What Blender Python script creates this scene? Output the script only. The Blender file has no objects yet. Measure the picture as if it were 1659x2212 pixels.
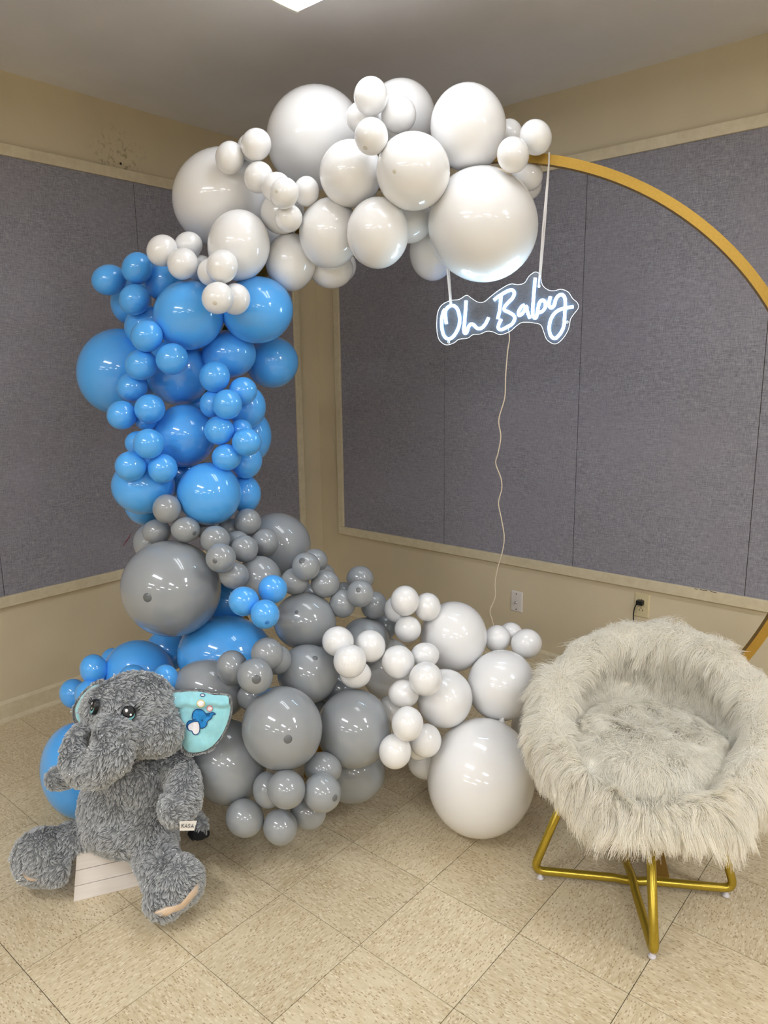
import bpy, bmesh, math, random
import numpy as np
from mathutils import Vector, Matrix, Quaternion, noise
from mathutils.bvhtree import BVHTree
from mathutils.kdtree import KDTree
from mathutils.geometry import tessellate_polygon

random.seed(7); rng = np.random.default_rng(7)
scene = bpy.context.scene
COL = scene.collection
PI = math.pi

# ------------------------------------------------------------------ camera
F_PX = 1567.54
YAW, PITCH, ROLL = 0.7060, -0.1920, -0.0128
CAM = Vector((3.2142, -3.1666, 1.4974))
_f = Vector((-math.sin(YAW)*math.cos(PITCH), math.cos(YAW)*math.cos(PITCH), math.sin(PITCH)))
_r0 = Vector((math.cos(YAW), math.sin(YAW), 0)); _u0 = _r0.cross(_f)
RGT = _r0*math.cos(ROLL) + _u0*math.sin(ROLL)
UPV = -_r0*math.sin(ROLL) + _u0*math.cos(ROLL)
FWD = _f
cam_d = bpy.data.cameras.new('camera'); cam = bpy.data.objects.new('camera', cam_d); COL.objects.link(cam)
cam_d.sensor_fit = 'VERTICAL'; cam_d.sensor_height = 36.0; cam_d.lens = F_PX*36.0/2212.0
cam_d.clip_start = 0.05; cam_d.clip_end = 60
mw = Matrix((RGT, UPV, -FWD)).transposed().to_4x4(); mw.translation = CAM
cam.matrix_world = mw
scene.camera = cam

# ------------------------------------------------------------------ world, exposure
world = bpy.data.worlds.new('world'); scene.world = world; world.use_nodes = True
world.node_tree.nodes['Background'].inputs[0].default_value = (0.9, 0.95, 1.0, 1)
world.node_tree.nodes['Background'].inputs[1].default_value = 0.05
scene.view_settings.view_transform = 'Standard'; scene.view_settings.look = 'None'
scene.view_settings.gamma = 1.0; scene.view_settings.use_curve_mapping = False
scene.view_settings.exposure = 0.22
LAMP_STRENGTH = 62.0         # emission of the fluorescent tubes seen through the lenses
scene.cycles.use_adaptive_sampling = True; scene.cycles.adaptive_threshold = 0.045
scene.cycles.max_bounces = 7; scene.cycles.diffuse_bounces = 4; scene.cycles.glossy_bounces = 3
scene.cycles.transparent_max_bounces = 12; scene.cycles.caustics_reflective = False; scene.cycles.caustics_refractive = False
scene.cycles.sample_clamp_indirect = 12.0

# ------------------------------------------------------------------ helpers
def ray(u, v):
    return FWD + RGT*((u-829.5)/F_PX) - UPV*((v-1106)/F_PX)
def at(u, v, t):
    """point seen at (u, v) in the photograph, t metres in front of the lens"""
    return CAM + ray(u, v)*t
def on_plane(u, v, p0, n):
    d = ray(u, v); return CAM + d*((p0-CAM).dot(n)/d.dot(n))

def s2l(c):
    return tuple(((x/255)/12.92 if x/255 <= 0.04045 else ((x/255+0.055)/1.055)**2.4) for x in c)

def tag(o, label=None, cat=None, group=None, kind=None):
    if label: o['label'] = label
    if cat: o['category'] = cat
    if group: o['group'] = group
    if kind: o['kind'] = kind
    return o
def empty(name, loc, label, cat, group=None, rz=0.0):
    o = bpy.data.objects.new(name, None); COL.objects.link(o); o.location = loc; o.rotation_euler = (0, 0, rz)
    o.empty_display_size = .05
    bpy.context.view_layer.update()
    return tag(o, label, cat, group)
def link(name, me, mat=None, parent=None, world_coords=True):
    """link a mesh; its vertices are in world coordinates, moved into the parent's frame"""
    o = bpy.data.objects.new(name, me); COL.objects.link(o)
    if mat is not None and not me.materials: me.materials.append(mat)
    if parent is not None:
        o.parent = parent
        if world_coords:
            chain = Matrix.Identity(4); q = parent
            while q is not None:
                chain = q.matrix_basis @ chain if q.parent is None or True else chain
                q = q.parent
            me.transform(chain.inverted())
    return o
def bm_mesh(bm, name, smooth=False):
    me = bpy.data.meshes.new(name); bm.normal_update(); bm.to_mesh(me); bm.free()
    if smooth: me.shade_smooth()
    return me
def pydata(name, v, f, smooth=False):
    me = bpy.data.meshes.new(name); me.from_pydata([tuple(x) for x in v], [], f); me.update()
    bm = bmesh.new(); bm.from_mesh(me); bmesh.ops.recalc_face_normals(bm, faces=bm.faces); bm.to_mesh(me); bm.free()
    if smooth: me.shade_smooth()
    return me
def box_bm(bm, lo, hi, bevel=0.0, M=None):
    lo = Vector(lo); hi = Vector(hi)
    r = bmesh.ops.create_cube(bm, size=1.0)
    vs = r['verts']
    for v in vs:
        v.co = Vector(((v.co.x+.5)*(hi.x-lo.x)+lo.x, (v.co.y+.5)*(hi.y-lo.y)+lo.y, (v.co.z+.5)*(hi.z-lo.z)+lo.z))
    if bevel > 0:
        es = list({e for v in vs for e in v.link_edges})
        rr = bmesh.ops.bevel(bm, geom=es, offset=bevel, segments=2, affect='EDGES', profile=0.6)
        vs = list({v for f in rr['faces'] for v in f.verts} | {v for v in vs if v.is_valid})
    if M is not None:
        bmesh.ops.transform(bm, matrix=M, verts=vs)
    return vs
def box(name, lo, hi, mat, parent=None, bevel=0.0, M=None):
    bm = bmesh.new(); box_bm(bm, lo, hi, bevel, M)
    return link(name, bm_mesh(bm, name), mat, parent)
def catmull(P, n=8, closed=False):
    P = [Vector(p) for p in P]; out = []; m = len(P)
    rngk = range(m if closed else m-1)
    for i in rngk:
        if closed: p0, p1, p2, p3 = P[(i-1) % m], P[i], P[(i+1) % m], P[(i+2) % m]
        else: p0, p1, p2, p3 = P[max(i-1, 0)], P[i], P[i+1], P[min(i+2, m-1)]
        for k in range(n):
            t = k/n
            out.append(0.5*((2*p1)+(-p0+p2)*t+(2*p0-5*p1+4*p2-p3)*t*t+(-p0+3*p1-3*p2+p3)*t**3))
    if not closed: out.append(P[-1])
    return out
def tube(pts, rad, seg=10, closed=False, flat=None, normal=None):
    """swept tube; rad number or list; flat=(w,h) gives a rectangular section with w along normal"""
    pts = [Vector(p) for p in pts]; n = len(pts)
    if not hasattr(rad, '__len__'): rad = [rad]*n
    V = []; Fc = []
    prev = None
    for i, p in enumerate(pts):
        if closed: t = (pts[(i+1) % n]-pts[(i-1) % n])
        else: t = pts[min(i+1, n-1)]-pts[max(i-1, 0)]
        if t.length < 1e-9: t = Vector((0, 0, 1))
        t.normalize()
        if normal is not None: a = (Vector(normal)-t*t.dot(Vector(normal))).normalized()
        elif prev is None:
            a = t.orthogonal().normalized()
        else:
            a = (prev-t*prev.dot(t)).normalized()
        prev = a; b = t.cross(a)
        if flat:
            w, h = flat[0]/2, flat[1]/2
            for (x, y) in ((-w, -h), (w, -h), (w, h), (-w, h)): V.append(p+a*x+b*y)
        else:
            for k in range(seg):
                an = 2*PI*k/seg; V.append(p+(a*math.cos(an)+b*math.sin(an))*rad[i])
    s = 4 if flat else seg
    for i in range(n if closed else n-1):
        j = (i+1) % n
        for k in range(s): Fc.append((i*s+k, i*s+(k+1) % s, j*s+(k+1) % s, j*s+k))
    if not closed:
        Fc.append(tuple(range(s))[::-1]); Fc.append(tuple((n-1)*s+k for k in range(s)))
    return V, Fc
def tube_obj(name, pts, rad, mat, parent=None, seg=10, closed=False, flat=None, normal=None):
    V, Fc = tube(pts, rad, seg, closed, flat, normal)
    return link(name, pydata(name, V, Fc, smooth=not flat), mat, parent)
def lathe(name, prof, mat, parent=None, loc=(0, 0, 0), axis=None, seg=24, smooth=True, local=False):
    V = []; Fc = []; n = len(prof)
    for k in range(seg):
        a = 2*PI*k/seg
        for r, z in prof: V.append(Vector((r*math.cos(a), r*math.sin(a), z)))
    for k in range(seg):
        for i in range(n-1): Fc.append((k*n+i, ((k+1) % seg)*n+i, ((k+1) % seg)*n+i+1, k*n+i+1))
    me = bpy.data.meshes.new(name); me.from_pydata([tuple(v) for v in V], [], Fc)
    bm = bmesh.new(); bm.from_mesh(me); bmesh.ops.remove_doubles(bm, verts=bm.verts, dist=1e-6)
    bmesh.ops.recalc_face_normals(bm, faces=bm.faces); bm.to_mesh(me); bm.free()
    M = Matrix.Identity(4)
    if axis is not None: M = Vector((0, 0, 1)).rotation_difference(Vector(axis)).to_matrix().to_4x4()
    M.translation = Vector(loc); me.transform(M)
    if smooth: me.shade_smooth()
    return link(name, me, mat, parent, not local)

# ------------------------------------------------------------------ materials
def new_mat(name, color=(.5, .5, .5), rough=.5, **kw):
    m = bpy.data.materials.new(name); m.use_nodes = True
    b = m.node_tree.nodes['Principled BSDF']
    b.inputs['Base Color'].default_value = (*color, 1); b.inputs['Roughness'].default_value = rough
    for k, v in kw.items():
        k = k.replace('_', ' ')
        b.inputs[k].default_value = v
    return m
class NT:
    def __init__(s, m): s.t = m.node_tree; s.b = s.t.nodes['Principled BSDF']
    def n(s, ty, **kw):
        x = s.t.nodes.new(ty)
        for k, v in kw.items():
            if hasattr(x, k): setattr(x, k, v)
            else: x.inputs[k.replace('_', ' ')].default_value = v
        return x
    def l(s, a, b): s.t.links.new(a, b)
    def ramp(s, fac, stops):
        r = s.t.nodes.new('ShaderNodeValToRGB')
        while len(r.color_ramp.elements) < len(stops): r.color_ramp.elements.new(.5)
        for e, (p, c) in zip(r.color_ramp.elements, stops):
            e.position = p; e.color = (*c, 1) if len(c) == 3 else c
        s.l(fac, r.inputs[0]); return r.outputs[0]
    def mix(s, fac, a, b, blend='MIX'):
        x = s.t.nodes.new('ShaderNodeMix'); x.data_type = 'RGBA'; x.blend_type = blend
        for sock, v in ((x.inputs[0], fac), (x.inputs[6], a), (x.inputs[7], b)):
            if hasattr(v, 'is_linked') or hasattr(v, 'links'): s.l(v, sock)
            else: sock.default_value = v if not isinstance(v, tuple) else ((*v, 1) if len(v) == 3 else v)
        return x.outputs[2]
    def math(s, op, a, b=0.0):
        x = s.t.nodes.new('ShaderNodeMath'); x.operation = op
        for sock, v in ((x.inputs[0], a), (x.inputs[1], b)):
            if hasattr(v, 'links'): s.l(v, sock)
            else: sock.default_value = v
        return x.outputs[0]
    def coord(s, kind='Object', scale=(1, 1, 1), loc=None):
        tc = s.t.nodes.new('ShaderNodeTexCoord'); mp = s.t.nodes.new('ShaderNodeMapping')
        s.l(tc.outputs[kind], mp.inputs[0]); mp.inputs['Scale'].default_value = scale
        return mp
    def bump(s, h, strength=.2, dist=.002):
        x = s.t.nodes.new('ShaderNodeBump'); x.inputs['Strength'].default_value = strength; x.inputs['Distance'].default_value = dist
        s.l(h, x.inputs['Height']); s.l(x.outputs[0], s.b.inputs['Normal']); return x

# painted wall: warm cream with orange-peel relief and faint scuffs
def wall_mat(name, base, rough=.55, patch=None):
    m = new_mat(name, s2l(base), rough, Specular_IOR_Level=.3); T = NT(m)
    mp = T.coord('Object')
    n1 = T.n('ShaderNodeTexNoise', Scale=1.6, Detail=5.0); T.l(mp.outputs[0], n1.inputs['Vector'])
    c = T.mix(T.ramp(n1.outputs[0], [(.35, (0, 0, 0)), (.7, (1, 1, 1))]), s2l([x*.965 for x in base]), s2l([min(255, x*1.02) for x in base]))
    n3 = T.n('ShaderNodeTexNoise', Scale=6.0, Detail=9.0, Roughness=.7); mp2 = T.coord('Object', (1, 1, 3.0)); T.l(mp2.outputs[0], n3.inputs['Vector'])
    sc = T.ramp(n3.outputs[0], [(.735, (0, 0, 0)), (.80, (.22, .22, .22))])
    c = T.mix(sc, c, s2l([x*.8 for x in base]))
    if patch:
        # old water stain / peeling patch around one point of the wall
        tc = T.n('ShaderNodeTexCoord'); vm = T.n('ShaderNodeVectorMath', operation='DISTANCE'); T.l(tc.outputs['Object'], vm.inputs[0]); vm.inputs[1].default_value = patch
        near = T.ramp(vm.outputs['Value'], [(.05, (1, 1, 1)), (.17, (0, 0, 0))])
        np_ = T.n('ShaderNodeTexNoise', Scale=38.0, Detail=6.0, Roughness=.65); T.l(tc.outputs['Object'], np_.inputs['Vector'])
        k = T.ramp(np_.outputs[0], [(.52, (0, 0, 0)), (.62, (.55, .55, .55))])
        kk = T.math('MULTIPLY', near, k)
        c = T.mix(kk, c, s2l((120, 104, 66)))
    T.l(c, T.b.inputs['Base Color'])
    n2 = T.n('ShaderNodeTexNoise', Scale=220.0, Detail=3.0); T.l(mp.outputs[0], n2.inputs['Vector'])
    T.bump(n2.outputs[0], .12, .002)
    return m
WALL = (212, 198, 168)
M_WALL_R = wall_mat('cream_wall_paint', WALL)
M_WALL_L = wall_mat('cream_wall_paint_stained', WALL, patch=(0.0, -1.23, 2.45))
M_CEIL = wall_mat('ceiling_paint', (226, 224, 226), .8)

def trim_mat():
    m = new_mat('cream_trim_paint', s2l((214, 201, 170)), .42); T = NT(m)
    mp = T.coord('Object', (3, 3, 3)); n1 = T.n('ShaderNodeTexNoise', Scale=9.0, Detail=8.0, Roughness=.7); T.l(mp.outputs[0], n1.inputs['Vector'])
    c = T.mix(T.ramp(n1.outputs[0], [(.3, (0, 0, 0)), (.7, (1, 1, 1))]), s2l((204, 190, 157)), s2l((220, 208, 180)))
    n2 = T.n('ShaderNodeTexNoise', Scale=16.0, Detail=3.0); T.l(mp.outputs[0], n2.inputs['Vector'])
    c = T.mix(T.ramp(n2.outputs[0], [(.76, (0, 0, 0)), (.80, (.8, .8, .8))]), c, s2l((120, 98, 66)))
    T.l(c, T.b.inputs['Base Color']); T.bump(n1.outputs[0], .25, .002); return m
M_TRIM = trim_mat()

def fabric_mat():
    m = new_mat('grey_woven_fabric', s2l((118, 113, 120)), .95, Specular_IOR_Level=.1); T = NT(m)
    outs = []
    for sc in ((42, 42, 620), (620, 620, 42)):
        mp = T.coord('Object', sc); n = T.n('ShaderNodeTexNoise', Scale=1.0, Detail=3.0, Roughness=.6); T.l(mp.outputs[0], n.inputs['Vector']); outs.append(n.outputs[0])
    s = T.math('ADD', outs[0], outs[1]); s = T.math('MULTIPLY', s, .5)
    mp = T.coord('Object'); n3 = T.n('ShaderNodeTexNoise', Scale=3.0, Detail=4.0); T.l(mp.outputs[0], n3.inputs['Vector'])
    c = T.ramp(s, [(.34, s2l((106, 105, 113))), (.5, s2l((144, 142, 150))), (.66, s2l((178, 176, 183)))])
    c = T.mix(T.ramp(n3.outputs[0], [(.4, (0, 0, 0)), (.7, (.5, .5, .5))]), c, s2l((150, 144, 153)))
    T.l(c, T.b.inputs['Base Color']); T.bump(s, .5, .0015); return m
M_FABRIC = fabric_mat()

def tile_mat():
    m = new_mat('vinyl_composition_tile', s2l((205, 188, 152)), .34, Specular_IOR_Level=.45); T = NT(m)
    tc = T.n('ShaderNodeTexCoord'); oi = T.n('ShaderNodeObjectInfo')
    off = T.n('ShaderNodeVectorMath', operation='SCALE'); off.inputs[0].default_value = (37.1, 53.7, 11.3); T.l(oi.outputs['Random'], off.inputs['Scale'])
    ad = T.n('ShaderNodeVectorMath', operation='ADD'); T.l(tc.outputs['Object'], ad.inputs[0]); T.l(off.outputs[0], ad.inputs[1])
    def chips(scale, seed, lo, hi, dmax):
        mp = T.n('ShaderNodeMapping'); T.l(ad.outputs[0], mp.inputs[0]); mp.inputs['Scale'].default_value = scale; mp.inputs['Location'].default_value = (seed, seed*2, 0)
        mp.inputs['Rotation'].default_value = (0, 0, .12*seed)
        ns = T.n('ShaderNodeTexNoise', Scale=1.3, Detail=2.0); T.l(mp.outputs[0], ns.inputs['Vector'])
        sc = T.n('ShaderNodeVectorMath', operation='SCALE'); T.l(ns.outputs['Color'], sc.inputs[0]); sc.inputs['Scale'].default_value = .8
        a2 = T.n('ShaderNodeVectorMath', operation='ADD'); T.l(mp.outputs[0], a2.inputs[0]); T.l(sc.outputs[0], a2.inputs[1])
        v = T.n('ShaderNodeTexVoronoi', Scale=1.0); T.l(a2.outputs[0], v.inputs['Vector'])
        d = T.ramp(v.outputs['Distance'], [(dmax*.7, (1, 1, 1)), (dmax, (0, 0, 0))])
        sp = T.n('ShaderNodeSeparateColor'); T.l(v.outputs['Color'], sp.inputs[0])
        k = T.ramp(sp.outputs[0], [(lo, (0, 0, 0)), (hi, (1, 1, 1))])
        return T.math('MULTIPLY', d, k)
    n1 = T.n('ShaderNodeTexNoise', Scale=5.0, Detail=5.0); T.l(ad.outputs[0], n1.inputs['Vector'])
    base = T.mix(T.ramp(n1.outputs[0], [(.35, (0, 0, 0)), (.65, (1, 1, 1))]), s2l((198, 180, 145)), s2l((211, 195, 161)))
    mp = T.n('ShaderNodeMapping'); T.l(ad.outputs[0], mp.inputs[0]); mp.inputs['Scale'].default_value = (30, 130, 1)
    n2 = T.n('ShaderNodeTexNoise', Scale=1.0, Detail=3.0, Roughness=.6); T.l(mp.outputs[0], n2.inputs['Vector'])
    base = T.mix(T.ramp(n2.outputs[0], [(.42, (0, 0, 0)), (.62, (.7, .7, .7))]), base, s2l((220, 206, 176)))
    base = T.mix(T.ramp(n2.outputs[0], [(.30, (.5, .5, .5)), (.42, (0, 0, 0))]), base, s2l((184, 163, 126)))
    c = T.mix(chips((85, 230, 1), 1.0, .62, .72, .46), base, s2l((177, 155, 123)))
    c = T.mix(chips((95, 260, 1), 3.0, .86, .90, .42), c, s2l((157, 131, 102)))
    c = T.mix(chips((70, 190, 1), 5.0, .70, .78, .48), c, s2l((224, 211, 184)))
    h = T.n('ShaderNodeHueSaturation'); T.l(c, h.inputs['Color'])
    T.l(T.math('ADD', T.math('MULTIPLY', oi.outputs['Random'], .07), .965), h.inputs['Value'])
    T.l(h.outputs[0], T.b.inputs['Base Color'])
    n4 = T.n('ShaderNodeTexNoise', Scale=14.0, Detail=4.0); T.l(ad.outputs[0], n4.inputs['Vector'])
    T.l(T.ramp(n4.outputs[0], [(.3, (.28,)*3), (.7, (.42,)*3)]), T.b.inputs['Roughness'])
    T.bump(n1.outputs[0], .05, .003)
    return m
M_TILE = tile_mat()
M_JOINT = new_mat('dark_tile_joint', s2l((52, 42, 30)), .9)

def latex(name, col, rough, sss=0.0, sub_col=None, var=.02):
    m = new_mat(name, col, rough, Specular_IOR_Level=.25, Coat_Weight=1.0, Coat_Roughness=.05); T = NT(m)
    if sss:
        T.b.inputs['Subsurface Weight'].default_value = sss
        T.b.inputs['Subsurface Radius'].default_value = sub_col; T.b.inputs['Subsurface Scale'].default_value = .05
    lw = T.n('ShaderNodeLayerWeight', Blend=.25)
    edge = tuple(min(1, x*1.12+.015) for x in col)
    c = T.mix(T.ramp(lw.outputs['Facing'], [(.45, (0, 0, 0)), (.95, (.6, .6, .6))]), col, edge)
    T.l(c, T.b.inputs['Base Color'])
    return m
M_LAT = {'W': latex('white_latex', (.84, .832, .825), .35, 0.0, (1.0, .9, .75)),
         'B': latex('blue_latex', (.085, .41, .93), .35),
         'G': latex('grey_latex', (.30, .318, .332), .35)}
M_NUB = {'W': new_mat('white_latex_tip', (.62, .58, .50), .35), 'B': new_mat('blue_latex_tip', (.03, .2, .6), .3), 'G': new_mat('grey_latex_tip', (.13, .138, .145), .3)}

def gold_mat(name, c, rough):
    m = new_mat(name, c, rough, Metallic=.85); T = NT(m)
    mp = T.coord('Object'); n = T.n('ShaderNodeTexNoise', Scale=160.0, Detail=3.0); T.l(mp.outputs[0], n.inputs['Vector'])
    T.l(T.mix(n.outputs[0], tuple(x*.85 for x in c), tuple(min(1, x*1.12) for x in c)), T.b.inputs['Base Color'])
    T.bump(n.outputs[0], .08, .0005); return m
M_HOOP = gold_mat('satin_gold_paint', (.47, .29, .06), .36)
M_GOLD = gold_mat('brushed_gold_metal', (.50, .37, .05), .28)
M_STEEL = new_mat('steel_bolt', (.6, .6, .62), .25, Metallic=1.0)
M_WHITEPL = new_mat('white_plastic', s2l((215, 210, 214)), .4)
M_PLATE_W = new_mat('white_wall_plate', s2l((222, 216, 210)), .35)
M_PLATE_C = new_mat('cream_wall_plate', s2l((212, 198, 158)), .4)
M_BLACK = new_mat('black_rubber', s2l((18, 18, 20)), .45)
M_SLOT = new_mat('dark_slot', s2l((40, 28, 14)), .8)
M_RIBBON = new_mat('white_satin_ribbon', s2l((230, 228, 230)), .4)
M_CORD = new_mat('clear_cream_cord', s2l((222, 208, 186)), .35)

def emit_mat(name, col, strength):
    m = bpy.data.materials.new(name); m.use_nodes = True; nt = m.node_tree
    b = nt.nodes['Principled BSDF']; b.inputs['Base Color'].default_value = (.8, .8, .8, 1)
    b.inputs['Emission Color'].default_value = (*col, 1); b.inputs['Emission Strength'].default_value = strength
    return m
M_NEON = emit_mat('neon_tube_light', (.66, .90, 1.0), 26.0)
M_NEON_CH = emit_mat('neon_silicone_channel', (.16, .48, 1.0), 13.0)  # channel emission imitates the halo round the letters and tints balloons blue

def acrylic():
    m = bpy.data.materials.new('clear_acrylic'); m.use_nodes = True; nt = m.node_tree; nt.nodes.remove(nt.nodes['Principled BSDF'])
    out = nt.nodes['Material Output']; tr = nt.nodes.new('ShaderNodeBsdfTransparent'); tr.inputs[0].default_value = (.90, .93, .97, 1)
    gl = nt.nodes.new('ShaderNodeBsdfGlossy'); gl.inputs['Roughness'].default_value = .08
    df = nt.nodes.new('ShaderNodeBsdfDiffuse'); df.inputs[0].default_value = (.75, .85, 1, 1)
    fr = nt.nodes.new('ShaderNodeFresnel'); fr.inputs[0].default_value = 1.49
    m1 = nt.nodes.new('ShaderNodeMixShader'); m2 = nt.nodes.new('ShaderNodeMixShader')
    nz = nt.nodes.new('ShaderNodeTexNoise'); nz.inputs['Scale'].default_value = 60; nz.inputs['Detail'].default_value = 6
    rp = nt.nodes.new('ShaderNodeValToRGB'); rp.color_ramp.elements[0].position = .35; rp.color_ramp.elements[0].color = (.015,)*3+(1,); rp.color_ramp.elements[1].position = .75; rp.color_ramp.elements[1].color = (.07,)*3+(1,)
    nt.links.new(nz.outputs[0], rp.inputs[0])
    nt.links.new(fr.outputs[0], m1.inputs[0]); nt.links.new(tr.outputs[0], m1.inputs[1]); nt.links.new(gl.outputs[0], m1.inputs[2])
    nt.links.new(rp.outputs[0], m2.inputs[0]); nt.links.new(m1.outputs[0], m2.inputs[1]); nt.links.new(df.outputs[0], m2.inputs[2])
    nt.links.new(m2.outputs[0], out.inputs[0]); return m
M_ACRYL = acrylic()
M_ACRYL_EDGE = emit_mat('acrylic_edge_painted_glow', (.72, .86, 1.0), .75)  # emission put on the edge to imitate neon light carried through the plate

def lens_mat(rel=1.0):
    """prismatic lens of a two-tube fixture: brighter bands where the tubes sit, fine ribs"""
    m = bpy.data.materials.new('lit_prismatic_lens'); m.use_nodes = True; T = NT(m)
    T.b.inputs['Base Color'].default_value = (.85, .87, .82, 1); T.b.inputs['Roughness'].default_value = .3
    tc = T.n('ShaderNodeTexCoord'); sp = T.n('ShaderNodeSeparateXYZ'); T.l(tc.outputs['Object'], sp.inputs[0])
    a = T.math('ABSOLUTE', sp.outputs[1]); b = T.math('SUBTRACT', a, .085); b = T.math('ABSOLUTE', b)
    band = T.ramp(b, [(.0, (1, 1, 1)), (.035, (.55,)*3), (.075, (.10,)*3)])
    e = T.math('SUBTRACT', .60, T.math('ABSOLUTE', sp.outputs[0])); end = T.ramp(e, [(.0, (.22,)*3), (.09, (1, 1, 1))])
    ribs = T.math('SINE', T.math('MULTIPLY', T.math('ADD', sp.outputs[0], sp.outputs[1]), 900.0))
    r2 = T.math('ADD', T.math('MULTIPLY', ribs, .22), .80)
    k = T.math('MULTIPLY', T.math('MULTIPLY', band, end), r2); k = T.math('MULTIPLY', k, LAMP_STRENGTH*rel)
    T.b.inputs['Emission Color'].default_value = (.905, .94, 1.0, 1); T.l(k, T.b.inputs['Emission Strength'])
    return m
M_LENS = lens_mat(); M_LENS_DIM = lens_mat(.24)   # nearest fixture set dimmer to keep the arch whites from overexposing
M_HOUSING = new_mat('white_enamel', s2l((225, 224, 214)), .4)

def fur_mat(name, c0, c1, rough=.6, tip=None, trans=.5):
    m = new_mat(name, c0, rough, Specular_IOR_Level=.12); T = NT(m)
    hi = T.n('ShaderNodeHairInfo')
    c = T.mix(hi.outputs['Random'], c0, c1)
    if tip: c = T.mix(T.ramp(hi.outputs['Intercept'], [(.0, (0, 0, 0)), (1.0, (1, 1, 1))]), c, tip)
    T.l(c, T.b.inputs['Base Color'])
    tr = T.n('ShaderNodeBsdfTranslucent'); T.l(c, tr.inputs[0]); mx = T.n('ShaderNodeMixShader'); mx.inputs[0].default_value = trans
    T.l(T.b.outputs[0], mx.inputs[1]); T.l(tr.outputs[0], mx.inputs[2]); T.l(mx.outputs[0], m.node_tree.nodes['Material Output'].inputs[0])
    return m

# tunables
CH_TURN = -6.0; CH_ZF, CH_ZB, CH_RR = .400, .680, .272
FUR_N = 110000; TOY_FUR_N = 130000


# ------------------------------------------------------------------ room shell
H = 2.6965; RX, RY = 9.6, -11.0
def plane_box(name, lo, hi, mat):
    o = box(name, lo, hi, mat); return tag(o, kind='structure')
wb = plane_box('wall_back', (-.12, 0, -.05), (RX+.12, .12, H+.05), M_WALL_R)
wl = plane_box('wall_left', (-.12, RY, -.05), (0, 0, H+.05), M_WALL_L)
plane_box('wall_right', (RX, RY, -.05), (RX+.12, 0, H+.05), M_WALL_R)
plane_box('wall_front', (-.12, RY-.12, -.05), (RX+.12, RY, H+.05), M_WALL_R)
plane_box('ceiling', (-.12, RY-.12, H), (RX+.12, .12, H+.1), M_CEIL)

# floor: dark bed with separate 12 inch tiles where the camera sees them, plain tile beyond
T_ = 0.3048; GX, GY = 1.1527-4*T_, -0.7254+3*T_-.0
floor = tag(box('floor', (-.12, RY-.12, -.12), (RX+.12, .12, -.004), M_JOINT), kind='structure')
tile_cache = {}
def tile_mesh(w, d):
    key = (round(w, 3), round(d, 3))
    if key not in tile_cache:
        bm = bmesh.new(); g = .0010
        box_bm(bm, (-w/2+g, -d/2+g, -.003), (w/2-g, d/2-g, 0.0))
        me = bm_mesh(bm, 'floor_tile'); me.materials.append(M_TILE); tile_cache[key] = me
    return tile_cache[key]
xs = [0.002]+[GX+T_*i for i in range(0, 17) if GX+T_*i > .03]
ys = [-.002]+[GY-T_*i for i in range(0, 17) if GY-T_*i < -.03]
xs = xs[:16]; ys = ys[:15]
for i in range(len(xs)-1):
    for j in range(len(ys)-1):
        w, d = xs[i+1]-xs[i], ys[j]-ys[j+1]
        rot = (i+j) % 2
        o = bpy.data.objects.new('floor_tile', tile_mesh(d, w) if rot else tile_mesh(w, d)); COL.objects.link(o)
        o.parent = floor; o.location = ((xs[i]+xs[i+1])/2, (ys[j]+ys[j+1])/2, random.uniform(-.0003, .0002))
        o.rotation_euler = (0, 0, (PI/2 if rot else 0) + (PI if random.random() < .5 else 0))
XE, YE = xs[-1], ys[-1]
bm = bmesh.new(); box_bm(bm, (XE, RY, -.003), (RX, -.002, 0)); box_bm(bm, (.002, RY, -.003), (XE, YE, 0))
o = link('outer_tile_field', bm_mesh(bm, 'outer_tile_field'), M_TILE, floor); o['kind'] = 'stuff'

# baseboards: flat board, bevelled cap, shoe moulding at the floor
def baseboard(name, along):
    prof = [(0, 0), (.026, 0), (.026, .006), (.020, .016), (.014, .020), (.014, .082), (.010, .090), (.006, .096), (0, .096)]
    V = []; n = len(prof)
    for s in (0, 1):
        for d, z in prof:
            V.append((s*RX, -d, z) if along == 'x' else (d, s*RY, z))
    Fc = [(k, (k+1) % n, n+(k+1) % n, n+k) for k in range(n)]+[tuple(range(n)), tuple(range(n, 2*n))]
    return tag(link(name, pydata(name, V, Fc), M_TRIM), kind='structure')
baseboard('baseboard_back', 'x'); baseboard('baseboard_left', 'y')

# ------------------------------------------------------------------ fabric boards
ZB, ZBI, ZT, ZTI = .515, .563, 2.417, 2.371
def board(name, along, edges, outer0, end, label):
    """edges: panel seams along the wall; rails are separate boards of the frame"""
    t = empty(name, (0, 0, 0), label, 'fabric board', 'fabric boards framed on the walls')
    def bx(nm, a0, a1, z0, z1, d0, d1, mat, bev):
        if along == 'x': lo, hi = (min(a0, a1), -d1, z0), (max(a0, a1), -d0, z1)
        else: lo, hi = (d0, -max(a0, a1), z0), (d1, -min(a0, a1), z1)
        return box(nm, lo, hi, mat, t, bev)
    for a, b in zip(edges[:-1], edges[1:]):
        bx('fabric_panel', a+.0012, b-.0012, ZBI-.005, ZTI+.005, .001, .010, M_FABRIC, .0015)
    bx('frame_rail', outer0, end, ZT-(ZT-ZTI), ZT, .001, .021, M_TRIM, .003)
    bx('frame_rail', outer0, end, ZB, ZBI, .001, .021, M_TRIM, .003)
    bx('frame_stile', outer0, edges[0], ZBI+.0005, ZTI-.0005, .001, .0205, M_TRIM, .003)
    bx('frame_stile', edges[-1], end, ZBI+.0005, ZTI-.0005, .001, .0205, M_TRIM, .003)
    return t
board('fabric_board', 'x', [.2045, .9508, 1.7102, 2.4779, 3.24, 4.0, 4.77], .1607, 4.815, 'long grey fabric board in a cream frame on the wall behind the neon sign')
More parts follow.
